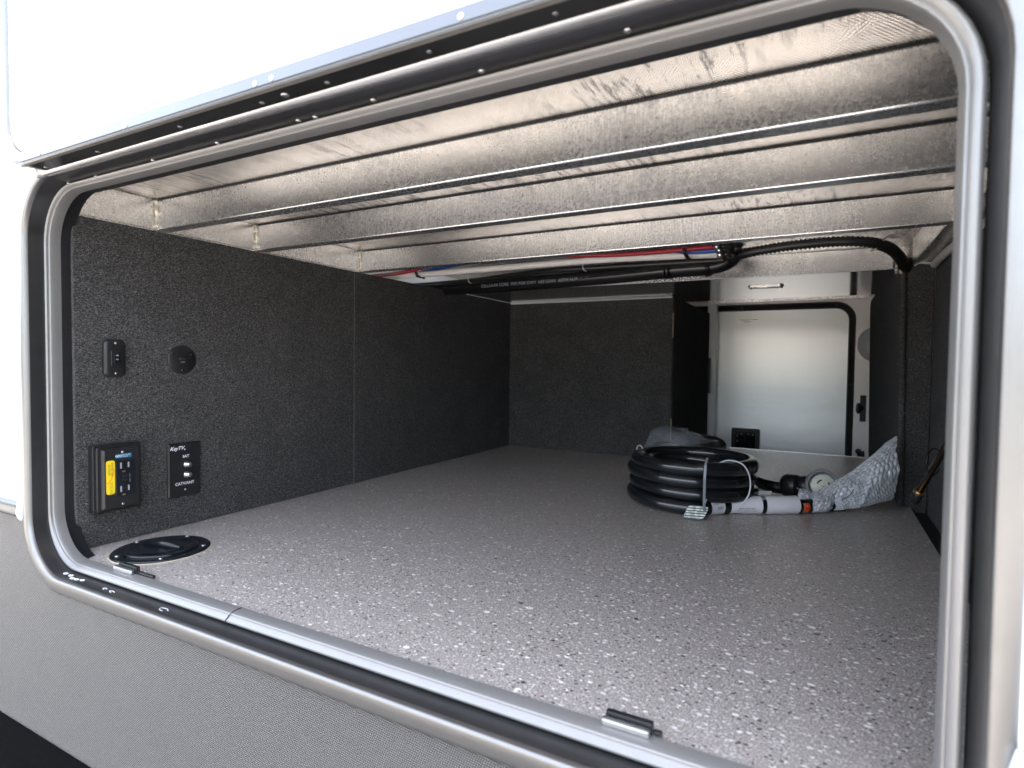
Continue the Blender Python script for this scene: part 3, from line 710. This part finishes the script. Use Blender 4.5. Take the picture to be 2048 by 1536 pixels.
def hook(x, y, z, lab):
    return single('cable_tie', MB().tube(smooth_path([(x-.003, y-.006, z+.013), (x-.001, y-.011, z+.004), (x+.001, y-.010, z-.004), (x+.006, y-.004, z-.009)], 4), .0014, 6), 'nylon', lab, 'cable tie')
hook(-.580, 1.489, .2600, 'white cable tie round the middle of the thin loom')
hook(-.990, 1.560, .2590, 'white cable tie round the thin loom at the left wall')
cl = thing('loom_clamp', 'pale plastic clamp holding the thick loom at its bend', 'clamp', (.105, 1.46, .27))
obj('band', MB().tube(smooth_path([(.0800, 1.462, .2490), (.0900, 1.448, .2530), (.1000, 1.450, .2680), (.1120, 1.470, .2800), (.1240, 1.490, .2830)], 5), .0022, 8), 'conduit', cl)
boxo('foot', (.116, .136, 1.485, 1.500, .279, .2840), 'conduit', cl, .001)
cw = thing('conduit', 'grey flexible conduit with a white wire end at the top of the right wall', 'conduit', (.205, 1.45, .23))
obj('tube', MB().tube(smooth_path([(.2060, 1.575, .2290), (.2050, 1.50, .2300), (.2040, 1.40, .2280), (.2040, 1.28, .2250), (.206, 1.15, .2250)], 6), .0078, 14), 'conduit', cw)
obj('wire', MB().tube(smooth_path([(.2055, 1.575, .2310), (.1950, 1.600, .2370), (.1830, 1.625, .2420), (.1760, 1.66, .2390)], 5), .0025, 8), 'white_pex', cw)

# ------------------------------------------------------------ fittings on the left wall
WX = -1.108
FL = lambda y, z, x=WX: fr((x, y, z), (0, 1, 0), (0, 0, 1), (1, 0, 0))
# switch
sw = thing('light_switch', 'small black rounded rocker switch on the carpeted left wall', 'switch', (WX, .5755, .0015))
f = FL(.5755, .0015)
def bulged(w_, h_, r, d, n=6):
    pts = rrect(-w_, w_, -h_, h_, r, n)
    return [(u*(1+0.06*(1-(v/h_)**2)), v*(1+0.03*(1-(u/w_)**2))) for u, v in pts]
bp = bulged(.0180, .0325, .008, 0)
rg = [[f(u*k, v*kk, d) for u, v in bp] for k, kk, d in ((1.0, 1.0, 0), (1.0, 1.0, .0030), (.90, .95, .0062), (.72, .86, .0072), (.40, .5, .0076))]
mb = MB().loft(rg); mb.add(rg[-1], [tuple(range(len(bp)))]); obj('face_plate', mb, 'black_plastic', sw)
obj('bezel', MB().prism(rrect(-.0085, .0085, -.0135, .0135, .0015, 2), f, .0070, .0092), 'black_plastic', sw, .0012)
rk = obj('rocker', MB().prism(rrect(-.0050, .0050, -.0095, .0095, .0008, 2), f, .0090, .0118), 'black_gloss', sw, .0008)
obj('mark', MB().prism(rrect(-.0020, .0020, .0040, .0060, .0004, 2), f, .0119, .0121), 'slot_light', rk)
obj('mark', MB().prism(rrect(-.0020, .0020, -.0028, -.0010, .0004, 2), f, .0119, .0121), 'grey_ink', rk)
for v in (.0265, -.0265):
    obj('screw', MB().lathe([(.0020, 0), (.0018, .0010), (.0008, .0014)], f(0, v, .0066), (1, 0, 0), 10), 'steel', sw)
# round socket
hd = thing('round_socket', 'round black plate with a small gilt socket and three screws', 'socket', (WX, .6990, 0))
f = FL(.6990, .0005)
obj('face_plate', MB().lathe([(.0285, 0), (.0285, .0020), (.0270, .0032)], f(0, 0, 0), (1, 0, 0), 40), 'black_plastic', hd)
obj('port', MB().prism(rrect(-.0065, .0065, .0000, .0034, .0006, 2), f, .0033, .0042), 'gold', hd)
obj('port_slot', MB().prism(rrect(-.0055, .0055, .0009, .0025, .0004, 2), f, .0043, .0045), 'slot', hd)
text('lettering', 'HDMI', fr(f(0, -.0048, .0034), (0, 1, 0), (0, 0, 1), (1, 0, 0)), .0036, 'slot_light', hd)
for u, v in ((-.0195, .0115), (.0180, .0100), (0, -.0205)):
    obj('screw', MB().lathe([(.0030, 0), (.0026, .0012), (.0010, .0020)], f(u, v, .0030), (1, 0, 0), 10), 'black_gloss', hd)
# earthed outlet
gf = thing('power_outlet', 'black double power outlet with a yellow sticker, on a raised box', 'outlet', (WX, .572, -.208))
f = FL(.5720, -.2075)
obj('surface_box', MB().prism(rrect(-.0395, .0395, -.0590, .0590, .003, 3), f, 0, .0150), 'black_plastic', gf, .001)
obj('box_rim', MB().prism(rrect(-.0365, .0365, -.0560, .0560, .003, 3), f, .0151, .0215), 'black_plastic', gf, .0015)
pp = rrect(-.0315, .0315, -.0522, .0522, .0025, 3)
rg = [[f(u*k, v*kk, d) for u, v in pp] for k, kk, d in ((1, 1, .0216), (1, 1, .0265), (.90, .938, .0305))]
mb = MB().loft(rg, smooth=False); mb.add(rg[-1], [tuple(range(len(pp)))]); obj('cover_plate', mb, 'black_plastic', gf)
rec = obj('receptacle', MB().prism(rrect(-.0110, .0205, -.0300, .0300, .001, 2), f, .0306, .0316), 'black_gloss', gf, .0005)
for u, v, hh in ((-.0030, .0222, .0052), (.0095, .0225, .0046), (-.0030, -.0188, .0052), (.0095, -.0180, .0046)):
    obj('slot', MB().prism(rrect(u-.0014, u+.0014, v-hh, v+hh, .0003, 2), f, .0317, .0319), 'slot_light', rec)
for v in (.0118, -.0290):
    obj('earth_hole', MB().prism(rrect(-.0012, .0045, v-.0014, v+.0014, .001, 3), f, .0317, .0319), 'gold', rec)
obj('test_button', MB().prism(rrect(-.0010, .0078, .0010, .0052, .0004, 2), f, .0317, .0330), 'black_plastic', rec, .0004)
obj('test_button', MB().prism(rrect(-.0010, .0078, -.0055, -.0013, .0004, 2), f, .0317, .0330), 'black_plastic', rec, .0004)
text('lettering', 'RESET  TEST', fr(f(.0115, -.001, 0), (0, 0, 1), (0, -1, 0), (1, 0, 0)), .0028, 'grey_ink', rec, .0319)
for v in (.0455, -.0455):
    obj('screw', MB().lathe([(.0024, 0), (.0022, .0008), (.0010, .0012)], f(.0005, v, .0304), (1, 0, 0), 10), 'steel', gf)
ys = thing('sticker', 'yellow upright INVERTED OUTLET sticker on the black power outlet', 'sticker', f(-.0190, .0045, .0306))
obj('label', MB().prism(rrect(-.0265, -.0125, -.0255, .0330, .004, 4), f, .0307, .0311), 'yellow', ys)
tf = lambda v, u: fr(f(u, v, 0), (0, 0, -1), (0, 1, 0), (1, 0, 0))
text('lettering', 'INVERTED', tf(.0170, -.0170), .0052, 'ink', ys, .0313)
text('lettering', 'OUTLET', tf(.0170, -.0220), .0052, 'ink', ys, .0313)
text('lettering', 'SOLAR', tf(-.0150, -.0185), .0066, 'yellow_ink', ys, .0313)
text('lettering', 'ONLY', tf(-.0150, -.0235), .0040, 'yellow_ink', ys, .0313) if False else None
obj('red_line', MB().tube([f(-.0130-.0130*(1-math.cos(R_(a))), .0300-.0012*a/9*0-.036*math.sin(R_(a))+.0*a, .0312) for a in range(20, 95, 8)][::-1], .0004, 4), 'red_ink', ys)
gs = thing('sticker', 'tiny blue GFCI PROTECTED OUTLET sticker at the top of the power outlet', 'sticker', f(0, .0385, .0306))
obj('label', MB().prism(rrect(-.0105, .0150, .0355, .0425, .0003, 2), f, .0307, .0310), 'blue_label', gs)
text('lettering', 'GFCI', fr(f(-.0060, .0390, 0), (0, 1, 0), (0, 0, 1), (1, 0, 0)), .0052, 'print', gs, .0312, bold=.0001)
text('lettering', 'PROTECTED', fr(f(.0065, .0404, 0), (0, 1, 0), (0, 0, 1), (1, 0, 0)), .0024, 'print', gs, .0312)
text('lettering', 'OUTLET', fr(f(.0050, .0376, 0), (0, 1, 0), (0, 0, 1), (1, 0, 0)), .0024, 'print', gs, .0312)
# aerial plate
tv = thing('aerial_socket', 'flat black KeyTV plate with two metal coaxial sockets', 'socket', (WX, .7010, -.2145))
f = FL(.7010, -.2145)
pp = rrect(-.0330, .0330, -.0530, .0530, .0012, 2)
rg = [[f(u*k, v*kk, d) for u, v in pp] for k, kk, d in ((1, 1, 0), (1, 1, .0030), (.93, .96, .0058))]
mb = MB().loft(rg, smooth=False); mb.add(rg[-1], [tuple(range(len(pp)))]); obj('face_plate', mb, 'black_plastic', tv)
F2 = lambda u, v: fr(f(u, v, 0), (0, 1, 0), (0, 0, 1), (1, 0, 0))
text('lettering', 'KeyTV', F2(-.0165, .0425), .0098, 'print', tv, .0060, shear=.35, bold=.0002)
text('lettering', 'SAT', F2(.0015, .0255), .0078, 'print', tv, .0060, bold=.0001)
text('lettering', 'CATV/ANT', F2(-.0010, -.0275), .0078, 'print', tv, .0060, bold=.0001)
for v in (.0095, -.0105):
    c = obj('coaxial_socket', MB().lathe([(.0062, 0), (.0062, .0025), (.0046, .0026), (.0046, .0110), (.0036, .0112), (.0010, .0100)], f(.0015, v, .0058), (1, .25, 0), 16), 'steel', tv)
for v in (.0395, -.0395):
    obj('screw', MB().lathe([(.0020, 0), (.0018, .0008), (.0008, .0012)], f(0, v, .0056), (1, 0, 0), 10), 'steel', tv)
ws = obj('wall_screw', MB().lathe([(.0030, 0), (.0026, .0014), (.0010, .0022)], (WX, .811, -.0456), (1, 0, 0), 10), 'black_gloss', origin=(WX, .811, -.0456))
tag(ws, 'lone black screw head in the left carpet wall', 'screw')

# ------------------------------------------------------------ round floor cover
hc = thing('floor_cover', 'glossy black round cover set in the floor by the left wall', 'cover', (-.998, .592, FZ))
hx, hy = -.9985, .5925
obj('flange', MB().lathe([(.0750, 0), (.0748, .0020), (.0725, .0034), (.0600, .0036), (.0580, .0022), (.0560, .0022)], (hx, hy, FZ), (0, 0, 1), 56), 'black_gloss', hc)
obj('lid', MB().lathe([(.0555, 0), (.0555, .0040), (.0535, .0056), (.0480, .0058), (.0460, .0044), (.0300, .0042), (.0100, .0046)], (hx, hy, FZ+.0005), (0, 0, 1), 56), 'black_gloss', hc)
ct = thing_off = None
obj('grip', MB().tube([(hx-.038, hy-.006, FZ+.0062), (hx, hy+.003, FZ+.0105), (hx+.038, hy+.010, FZ+.0062)], [.0045, .0070, .0045], 10), 'black_gloss', hc)
for k in range(5):
    a = R_(40+72*k); obj('screw', MB().lathe([(.0034, 0), (.003, .0014), (.0012, .0020)], (hx+.0660*math.cos(a), hy+.0660*math.sin(a), FZ+.0034), (0, 0, 1), 10), 'steel', hc)
rimp = [(hx+(.0765+.0008*random.uniform(-1, 1))*math.cos(R_(a)), hy+(.0765+.0008*random.uniform(-1, 1))*math.sin(R_(a)), FZ+.0002) for a in range(0, 360, 8)]
obj('cut_edge', MB().tube(rimp, .0009, 5, closed=True), 'sawdust', hc)

# ------------------------------------------------------------ coiled power cord
CXc, CYc, CR = -.277, 1.432, .134
cord = thing('coiled_cable', 'thick black coiled power cord lying on the speckled floor', 'power cord', (CXc, CYc, FZ))
cr_ = .0152
pts = []
end1 = [(.045, 1.505, FZ+.018), (-.0019, 1.480, FZ+.017), (-.0412, 1.4450, FZ+.0165), (-.0799, 1.4171, FZ+.0165), (-.1378, 1.3850, FZ+.0165), (-.1882, 1.3560, FZ+.0165)]
pts += end1
outer = 4; z = FZ+cr_+.0005
# laid clockwise seen from above: the run leaves the front and climbs
a0 = -72
total = int(outer*360)
for k in range(0, total+1, 12):
    a = R_(a0-k); turn = k/360.0
    climb = turn if k < total else outer
    rad = CR+.004*math.sin(turn*5.1)+.003*math.sin(turn*2*math.pi*1.3+.7)-.004*max(0, turn-2.6)
    zz = z+.0285*min(climb, 3.05)
    off = .004*math.sin(turn*2.3)
    pts.append((CXc+off+rad*math.cos(a), CYc+off*.6+rad*.98*math.sin(a), zz))
last_a = a0-total
for k in range(12, 721, 12):
    a = R_(last_a-k); turn = k/360.0
    rad = CR-.016-.020*min(1, turn*1.6)+.003*math.sin(turn*7)
    pts.append((CXc+.004+rad*math.cos(a), CYc+.006+rad*math.sin(a), z+.0285*3.05-.030*min(turn, .6)-.029*max(0, turn-.6)))
cp = smooth_path([Vector(p) for p in pts], 3)
obj('cable', MB().tube(cp, cr_, 14), 'cable', cord)
# the other end, running to the connector behind
end2 = [(-.17, 1.50, FZ+.060), (-.148, 1.545, FZ+.045), (-.125, 1.590, FZ+.030), (-.095, 1.600, FZ+.024), (-.055, 1.601, FZ+.026), (-.030, 1.603, FZ+.030)]
obj('cable', MB().tube(smooth_path(end2, 6), cr_*.98, 14), 'cable', cord)
# round connector
cdir = Vector((.80, -.52, -.04)).normalized(); co = Vector((-.060, 1.601, FZ+.031))
conn = thing('cord_connector', 'round locking connector with a grey collar and cream face behind the bubble wrap', 'connector', tuple(co))
obj('body', MB().lathe([(.018, -.030), (.024, -.026), (.029, -.018), (.0295, .004), (.027, .010)], co, (.97, -.22, 0), 24), 'black_plastic', conn)
cc = Vector((.004, 1.585, FZ+.0420))
cd = Vector((.22, -.95, .18)).normalized()
obj('neck', MB().tube([co+Vector((.004, 0, 0)), co.lerp(cc-cd*.034, .6), cc-cd*.034, cc-cd*.020], [.025, .025, .0245, .022], 18), 'black_plastic', conn)
obj('collar', MB().lathe([(.030, -.022), (.0385, -.018), (.0400, -.004), (.0385, .004), (.0350, .006), (.0335, .002), (.0300, -.004), (.0290, -.010)], cc, cd, 36), 'connector_grey', conn)
face = obj('face', MB().lathe([(.0285, -.009), (.0280, -.004), (.0255, -.001)], cc, cd, 32), 'connector_face', conn)
ux = cd.cross(Vector((0, 0, 1))).normalized(); uz = ux.cross(cd)
fc = fr(cc+cd*.0000, ux, uz, cd)
for a0_, a1_ in ((20, 75), (140, 195), (255, 310)):
    poly = [(.0155*math.cos(R_(a)), .0155*math.sin(R_(a))) for a in range(a0_, a1_, 9)]+[(.0125*math.cos(R_(a)), .0125*math.sin(R_(a))) for a in range(a1_, a0_, -9)]
    obj('blade_slot', MB().prism(poly, fc, .0002, .0006), 'slot', face)
obj('blade_slot', MB().prism([(-.006, .004), (-.001, -.003), (.006, .001), (-.001, 0)], fc, .0002, .0006), 'brass', face)

# paper sleeves on the cord's front run
def along(x):
    q = [Vector(p) for p in end1]
    for a, b_ in zip(q, q[1:]):
        if min(a.x, b_.x) <= x <= max(a.x, b_.x):
            return a.lerp(b_, (x-a.x)/(b_.x-a.x))
    return q[0]
def fullpath(xa, xb, n=9):
    sp = [p for p in cp if -.23 < p.x < .05 and p.z < FZ+.0195 and p.y < 1.52]
    sp = sorted(sp, key=lambda p: p.x); out = []
    for k in range(n):
        x = xa+(xb-xa)*k/(n-1); j = min(range(len(sp)-1), key=lambda i: abs((sp[i].x+sp[i+1].x)/2-x))
        a, b_ = sp[j], sp[j+1]; t_ = 0 if b_.x == a.x else max(0, min(1, (x-a.x)/(b_.x-a.x))); out.append(a.lerp(b_, t_))
    return out
def sleeve(xa, xb, r, mat, label, lines=(), flap=False, cat='label'):
    p = fullpath(xa, xb); t_ = thing('cord_label', label, cat, tuple(p[0]))
    pp_ = [q+Vector((0, 0, r-.016)) for q in p]
    obj('paper_wrap', MB().tube(pp_, [r*(1+.02*math.sin(k*1.7)) for k in range(len(p))], 20, caps=False), mat, t_)
    d = (p[-1]-p[0]).normalized(); side = Vector((d.y, -d.x, 0))   # towards the camera
    for s, ang, size, u in lines:
        nrm = (side*math.cos(R_(ang))+Vector((0, 0, 1))*math.sin(R_(ang))); up = (Vector((0, 0, 1))*math.cos(R_(ang))-side*math.sin(R_(ang)))
        c = p[0].lerp(p[-1], u)+Vector((0, 0, r-.016))
        text('lettering', s, fr(c, d, up, nrm), size, 'ink', t_, r*1.03)
    return t_
sleeve(-.2200, -.1960, .0180, 'white_label', 'white printed label on the cord nearest the cable tie', [('30P5', 0, .0085, .62), ('RV CORD', 28, .0035, .3)])
sleeve(-.1820, -.1200, .0195, 'white_label', 'long white paper label in the middle of the cord front', [('KEEP CORD DRY', -12, .0048, .5), ('DO NOT REMOVE THIS TAG', -28, .0034, .5)])
sleeve(-.1120, -.0500, .0200, 'white_label', 'white paper label on the cord nearest the bubble wrap', [('WARNING READ MANUAL', -26, .0034, .5)])
hp = fullpath(-.0430, -.0310, 5); hd_ = (hp[-1]-hp[0]).normalized(); hs_ = Vector((hd_.y, -hd_.x, 0))
single('sticker', MB().loft([[q+(hs_*math.cos(R_(a))+Vector((0, 0, 1))*math.sin(R_(a)))*.0158 for a in range(-50, 46, 8)] for q in hp], closed=False), 'holo', 'small shiny red hologram sticker on the black cord beside the bubble wrap', 'sticker')
# loose flap of paper behind the labels
fl_ = [[(-.170+.070*u+.004*math.sin(v*3), 1.400+.034*u+.012*v, FZ+.034+.007*u-.003*u*u+.006*v) for v in (0, 1)] for u in [k/8 for k in range(9)]]
single('paper_flap', MB().loft(fl_, closed=False), 'white_label', 'loose white paper flap sticking up behind the cord labels', 'paper')
# silver striped tag
ta = thing('striped_tag', 'black and silver striped tag hanging from the cord onto the floor', 'tag', (-.24, 1.32, FZ))
tf_ = fr((-.2340, 1.2700, FZ+.0150), (.97, .20, -.03), (.30, .42, .80), (.12, -.85, .50))
obj('card', MB().prism(rrect(-.0210, .0210, -.0155, .0175, .0070, 4), tf_, 0, .0006), 'tag', ta)
obj('loop', MB().tube([tf_(.010, .0165, .001), (-.2180, 1.286, FZ+.034), (-.2160, 1.292, FZ+.042)], .0012, 6), 'nylon', ta)
# ties round the coil
zt = single('cable_tie', MB().add([(-.2195+dx, 1.2715+dy-dz*.02, FZ+z_) for dx, dy, dz, z_ in
      ((0, .006, 0, .010), (.0052, .006, 0, .010), (.0052, -.004, 0, .030), (0, -.004, 0, .030), (0, -.005, 0, .090), (.0052, -.005, 0, .090), (.0052, .002, 0, .118), (0, .002, 0, .118), (0, .020, 0, .131), (.0052, .020, 0, .131))],
      [(0, 1, 2, 3), (3, 2, 5, 4), (4, 5, 6, 7), (7, 6, 9, 8)]), 'grey_tie', 'upright grey cable tie round the front of the coil', 'cable tie')
sm = zt.modifiers.new('thickness', 'SOLIDIFY'); sm.thickness = .0012
def wire(name, pts, r, mat, lab): return single(name, MB().tube(smooth_path(pts, 7), r, 8), mat, lab, 'cable tie')
def ring_pt(deg, rad, z_): a = R_(deg); return (CXc+rad*math.cos(a), CYc+rad*math.sin(a), FZ+z_)
wire('cable_tie', [ring_pt(158, .163, .085), ring_pt(160, .158, .112), ring_pt(165, .142, .1215), ring_pt(172, .125, .1180), ring_pt(180, .108, .095)], .0016, 'nylon', 'thin white tie over the left side of the coil')
wire('cable_tie', [ring_pt(-48, .112, .112), ring_pt(-42, .132, .1215), ring_pt(-34, .152, .114), ring_pt(-30, .162, .085), ring_pt(-31, .162, .050), ring_pt(-38, .158, .026)], .0016, 'nylon', 'thin white tie over the right front of the coil')

# ------------------------------------------------------------ bubble wrapped plug
bw = thing('bubble_wrap', 'crumpled bubble wrap round the plug beside the carpeted divider', 'bubble wrap', (.07, 1.54, FZ))
nu, nv = 170, 260
def bubble(a, b_, p=.0105, h=.0021):
    v_ = b_/p; row_ = round(v_); u_ = a/p-(row_ % 2)*.5
    d_ = math.hypot(u_-round(u_), (v_-row_)*.9)
    return h*math.sqrt(max(0, 1-(d_/.44)**2))
A = Vector((-.030, 1.470, FZ+.024)); B = Vector((.138, 1.575, FZ+.05))
ax = (B-A); L = ax.length; ax.normalize(); sd_ = Vector((ax.y, -ax.x, 0)).normalized()
rows = []
for i in range(nu):
    s = i/(nu-1)
    neck = 1-.42*math.exp(-((s-.30)/.10)**2)
    hb = (.030+.010*s)*neck
    top = FZ+.040+.104*max(0, s-.15)**1.15/.85**1.15
    if s < .15: top = FZ+.040+.012*(.15-s)/.15
    th = (.026-.006*s)*neck+.004
    row = []
    for k in range(nv):
        q = 2*math.pi*k/nv
        cz_ = (top+FZ+.001)/2; hh = (top-FZ-.001)/2
        cu_ = math.cos(q); su = math.sin(q)
        pu = abs(cu_)**.8*(1 if cu_ > 0 else -1); pv = abs(su)**.7*(1 if su > 0 else -1)
        wd = th*(1-.70*max(0, pv)*min(1, s*1.6))
        base_ = A+ax*(L*s)+sd_*(pu*wd)+Vector((0, 0, cz_-A.z+pv*hh))
        if pv > .6: base_ += ax*(.012*s*(pv-.6)/.4)
        cr1 = mn.noise(base_*20)*.009+mn.noise(base_*55)*.0030
        per = q*(hh+th)*.62
        hx_ = bubble(L*s, per)
        nrm = (sd_*pu+Vector((0, 0, pv*.6))).normalized()
        p_ = base_+nrm*(cr1*(1-.3*s)+hx_)
        p_.z = max(p_.z, FZ+.0008); row.append(p_)
    rows.append(row)
obj('wrap', MB().loft(rows), 'bubble', bw)
# folded front flap of the wrap
rows = []
for i in range(80):
    s = i/79; row = []
    for k in range(60):
        u = k/59
        p_ = A+ax*(L*(.24+.30*s+.18*u*s))+sd_*(.030+.004*math.sin(u*5))+Vector((0, 0, -.020+.070*u*(.35+.75*s)))
        bx_ = bubble(s*.10, u*.085)
        p_ += sd_*(mn.noise(p_*45)*.007+bx_); p_.z = max(p_.z, FZ+.001); row.append(p_)
    rows.append(row)
obj('folded_flap', MB().loft(rows, closed=False), 'bubble', bw)
pg = thing('plug', 'dark plug with brass blades seen dimly inside the bubble wrap', 'plug', (.06, 1.53, FZ+.03))
obj('body', MB().lathe([(.010, 0), (.012, .010), (.013, .030), (.012, .045)], A+ax*.070+Vector((0, 0, .010)), ax+Vector((0, 0, .35)), 20), 'black_plastic', pg)
for k in (-1, 0, 1):
    o_ = A+ax*.122+sd_*(.009*k)+Vector((0, 0, .038+.004*k)); obj('blade', MB().tube([o_, o_+ax*.020+Vector((0, 0, .016))], .0034, 6), 'brass', pg)
tw = single('twist_wire', MB().tube(smooth_path([A+ax*.062+sd_*.036+Vector((0, 0, .004)), A+ax*.075+sd_*.041+Vector((0, 0, .012)), A+ax*.085+sd_*.040+Vector((0, 0, .024))], 5), .0009, 6), 'black_plastic', 'thin black wire twisted round the waist of the bubble wrap', 'wire')

# ------------------------------------------------------------ bagged hose behind the coil
hcx, hcy = -.345, 1.735
pts = [(hcx+.085*math.cos(R_(a)), hcy+.070*math.sin(R_(a)), FZ+.030+.034*(a/360)) for a in range(-30, 800, 20)]
ho = single('ribbed_hose', corrugated(pts, .0200, .0030, .0080, 14), 'loom', 'coiled black ribbed hose inside a clear plastic bag behind the cord', 'hose')
n1_, n2_ = 44, 64; rows = []
for i in range(n1_+1):
    th = math.pi*.5*i/n1_; row = []
    for k in range(n2_):
        ph = 2*math.pi*k/n2_; d = Vector((math.cos(ph), math.sin(ph), 0))
        rr2 = math.cos(th)**.55
        p_ = Vector((hcx-.005+.138*d.x*rr2, hcy+.118*d.y*rr2, FZ+.003+.132*math.sin(th)**.8*(1-.12*d.x)))
        c_ = mn.noise(Vector((p_.x*14, p_.y*14, p_.z*22)))
        fold = mn.noise(Vector((p_.x*50+c_, p_.y*20, p_.z*30)))
        p_ += Vector((d.x, d.y, .8))*(c_*.010+fold*.0035)*min(1, 2*i/n1_+.3)
        row.append(p_)
    rows.append(row)
bg_ = single('plastic_bag', MB().loft(rows), 'bag', 'clear wrinkled plastic bag round the ribbed hose behind the coil', 'plastic bag')
tl = [[(-.20+.16*u, 1.72-.02*u+.05*v, FZ+.050*(1-u)**2*(1-.4*v)+.003+.004*math.sin(9*u+4*v)) for v in (0, .5, 1)] for u in [k/10 for k in range(11)]]
obj('loose_tail', MB().add([Vector(p)-Vector((0, 0, 0)) for r in tl for p in r], [(i*3+k, i*3+k+1, (i+1)*3+k+1, (i+1)*3+k) for i in range(10) for k in range(2)], True), 'bag', bg_)

# ------------------------------------------------------------ rod and wire loop at the right wall
rd = thing('support_rod', 'bronze support rod with a brass ring leaning at the right wall', 'rod', (.165, 1.36, -.26))
pA, pB = Vector((.1700, 1.375, -.2380)), Vector((.2100, 1.300, -.1100))
obj('rod', MB().tube([pA, pB, pB+(pB-pA)*.6], .0062, 14), 'bronze', rd)
dd = (pA-pB).normalized()
obj('collar_ring', MB().lathe([(.0085, -.004), (.0100, -.002), (.0100, .002), (.0080, .004)], pA+dd*.004, dd, 20), 'brass', rd)
obj('end_cap', MB().lathe([(.0070, 0), (.0090, .004), (.0095, .018), (.0080, .026), (.0040, .030)], pA+dd*.006, dd, 16), 'black_plastic', rd)
lp = [(.188+.014*math.cos(R_(a)), 1.36+.02*math.cos(R_(a)), -.178+.026*math.sin(R_(a))) for a in range(20, 340, 16)]
single('wire_loop', MB().tube(lp, .0011, 6), 'black_gloss', 'thin black wire loop hanging round the bronze rod', 'wire')

# ------------------------------------------------------------ crumbs
mb = MB()
def grain(x, y, z, r, ax=2):
    vs = []
    for k in range(4):
        vs.append((x+r*random.uniform(-1, 1), y+r*random.uniform(-1, 1), z+r*random.uniform(0, 1.2)))
    mb.add(vs, [(0, 1, 2), (0, 2, 3), (0, 3, 1), (1, 3, 2)])
for k in range(520):
    x = random.gauss(-.545, .030); y = random.gauss(1.74, .040); grain(x, y, FZ+.0002, random.uniform(.0005, .0016))
for k in range(260):
    x = random.uniform(-1.10, -.25); y = random.uniform(.9, 2.0); grain(x, y, FZ+.0002, random.uniform(.0004, .0011))
for k in range(200):
    x = -1.108+abs(random.gauss(0, .004)); y = random.uniform(.52, 2.03); grain(x, y, FZ+.0002, random.uniform(.0004, .0011))
for k in range(140):
    y = 2.045-abs(random.gauss(0, .006)); x = random.uniform(-1.1, -.47); grain(x, y, FZ+.0002, random.uniform(.0005, .0014))
sdst = obj('sawdust', mb, 'sawdust', kind='stuff'); tag(sdst, 'pale sawdust crumbs scattered on the floor beside the cord', 'sawdust')
mb = MB()
for k in range(70):
    y = random.uniform(.56, 1.9); z_ = random.uniform(FZ+.01, .22) if random.random() < .35 else random.uniform(FZ+.01, -.10)
    r = random.uniform(.0005, .0011); mb.add([(WX+.001+r*random.random(), y+r*random.uniform(-1, 1), z_+r*random.uniform(-1, 1)) for _ in range(4)], [(0, 1, 2), (0, 2, 3), (0, 3, 1), (1, 3, 2)])
for k in range(60):
    y = random.uniform(1.66, 2.3); z_ = random.uniform(FZ+.01, .24); r = random.uniform(.0006, .0014)
    xx = .1500+(.2626-z_)*.018-.0006; mb.add([(xx-r*random.random(), y+r*random.uniform(-1, 1), z_+r*random.uniform(-1, 1)) for _ in range(4)], [(0, 1, 2), (0, 2, 3), (0, 3, 1), (1, 3, 2)])
for k in range(40):
    x = random.uniform(.165, .215); z_ = random.uniform(FZ, .24); r = random.uniform(.0005, .0011)
    mb.add([(x+r*random.uniform(-1, 1), 1.647-r*random.random(), z_+r*random.uniform(-1, 1)) for _ in range(4)], [(0, 1, 2), (0, 2, 3), (0, 3, 1), (1, 3, 2)])
ln = obj('lint', mb, 'lint', kind='stuff'); tag(ln, 'white lint specks caught on the charcoal carpet walls', 'lint')

for o in C.objects:
    if o.parent is None and 'group' not in o:
        n = o.name.split('.')[0]
        g = {'water_pipe': 'coloured water pipes under the ceiling', 'cable_tie': 'ties round the cord and looms', 'cord_label': 'paper labels round the cord',
             'sill_clip': 'clips on the sill', 'door_catch': 'black catches beside the far door', 'corrugated_loom': 'corrugated looms under the ceiling', 'pipe_strap': 'black straps round the pipes'}.get(n)
        if g: o['group'] = g
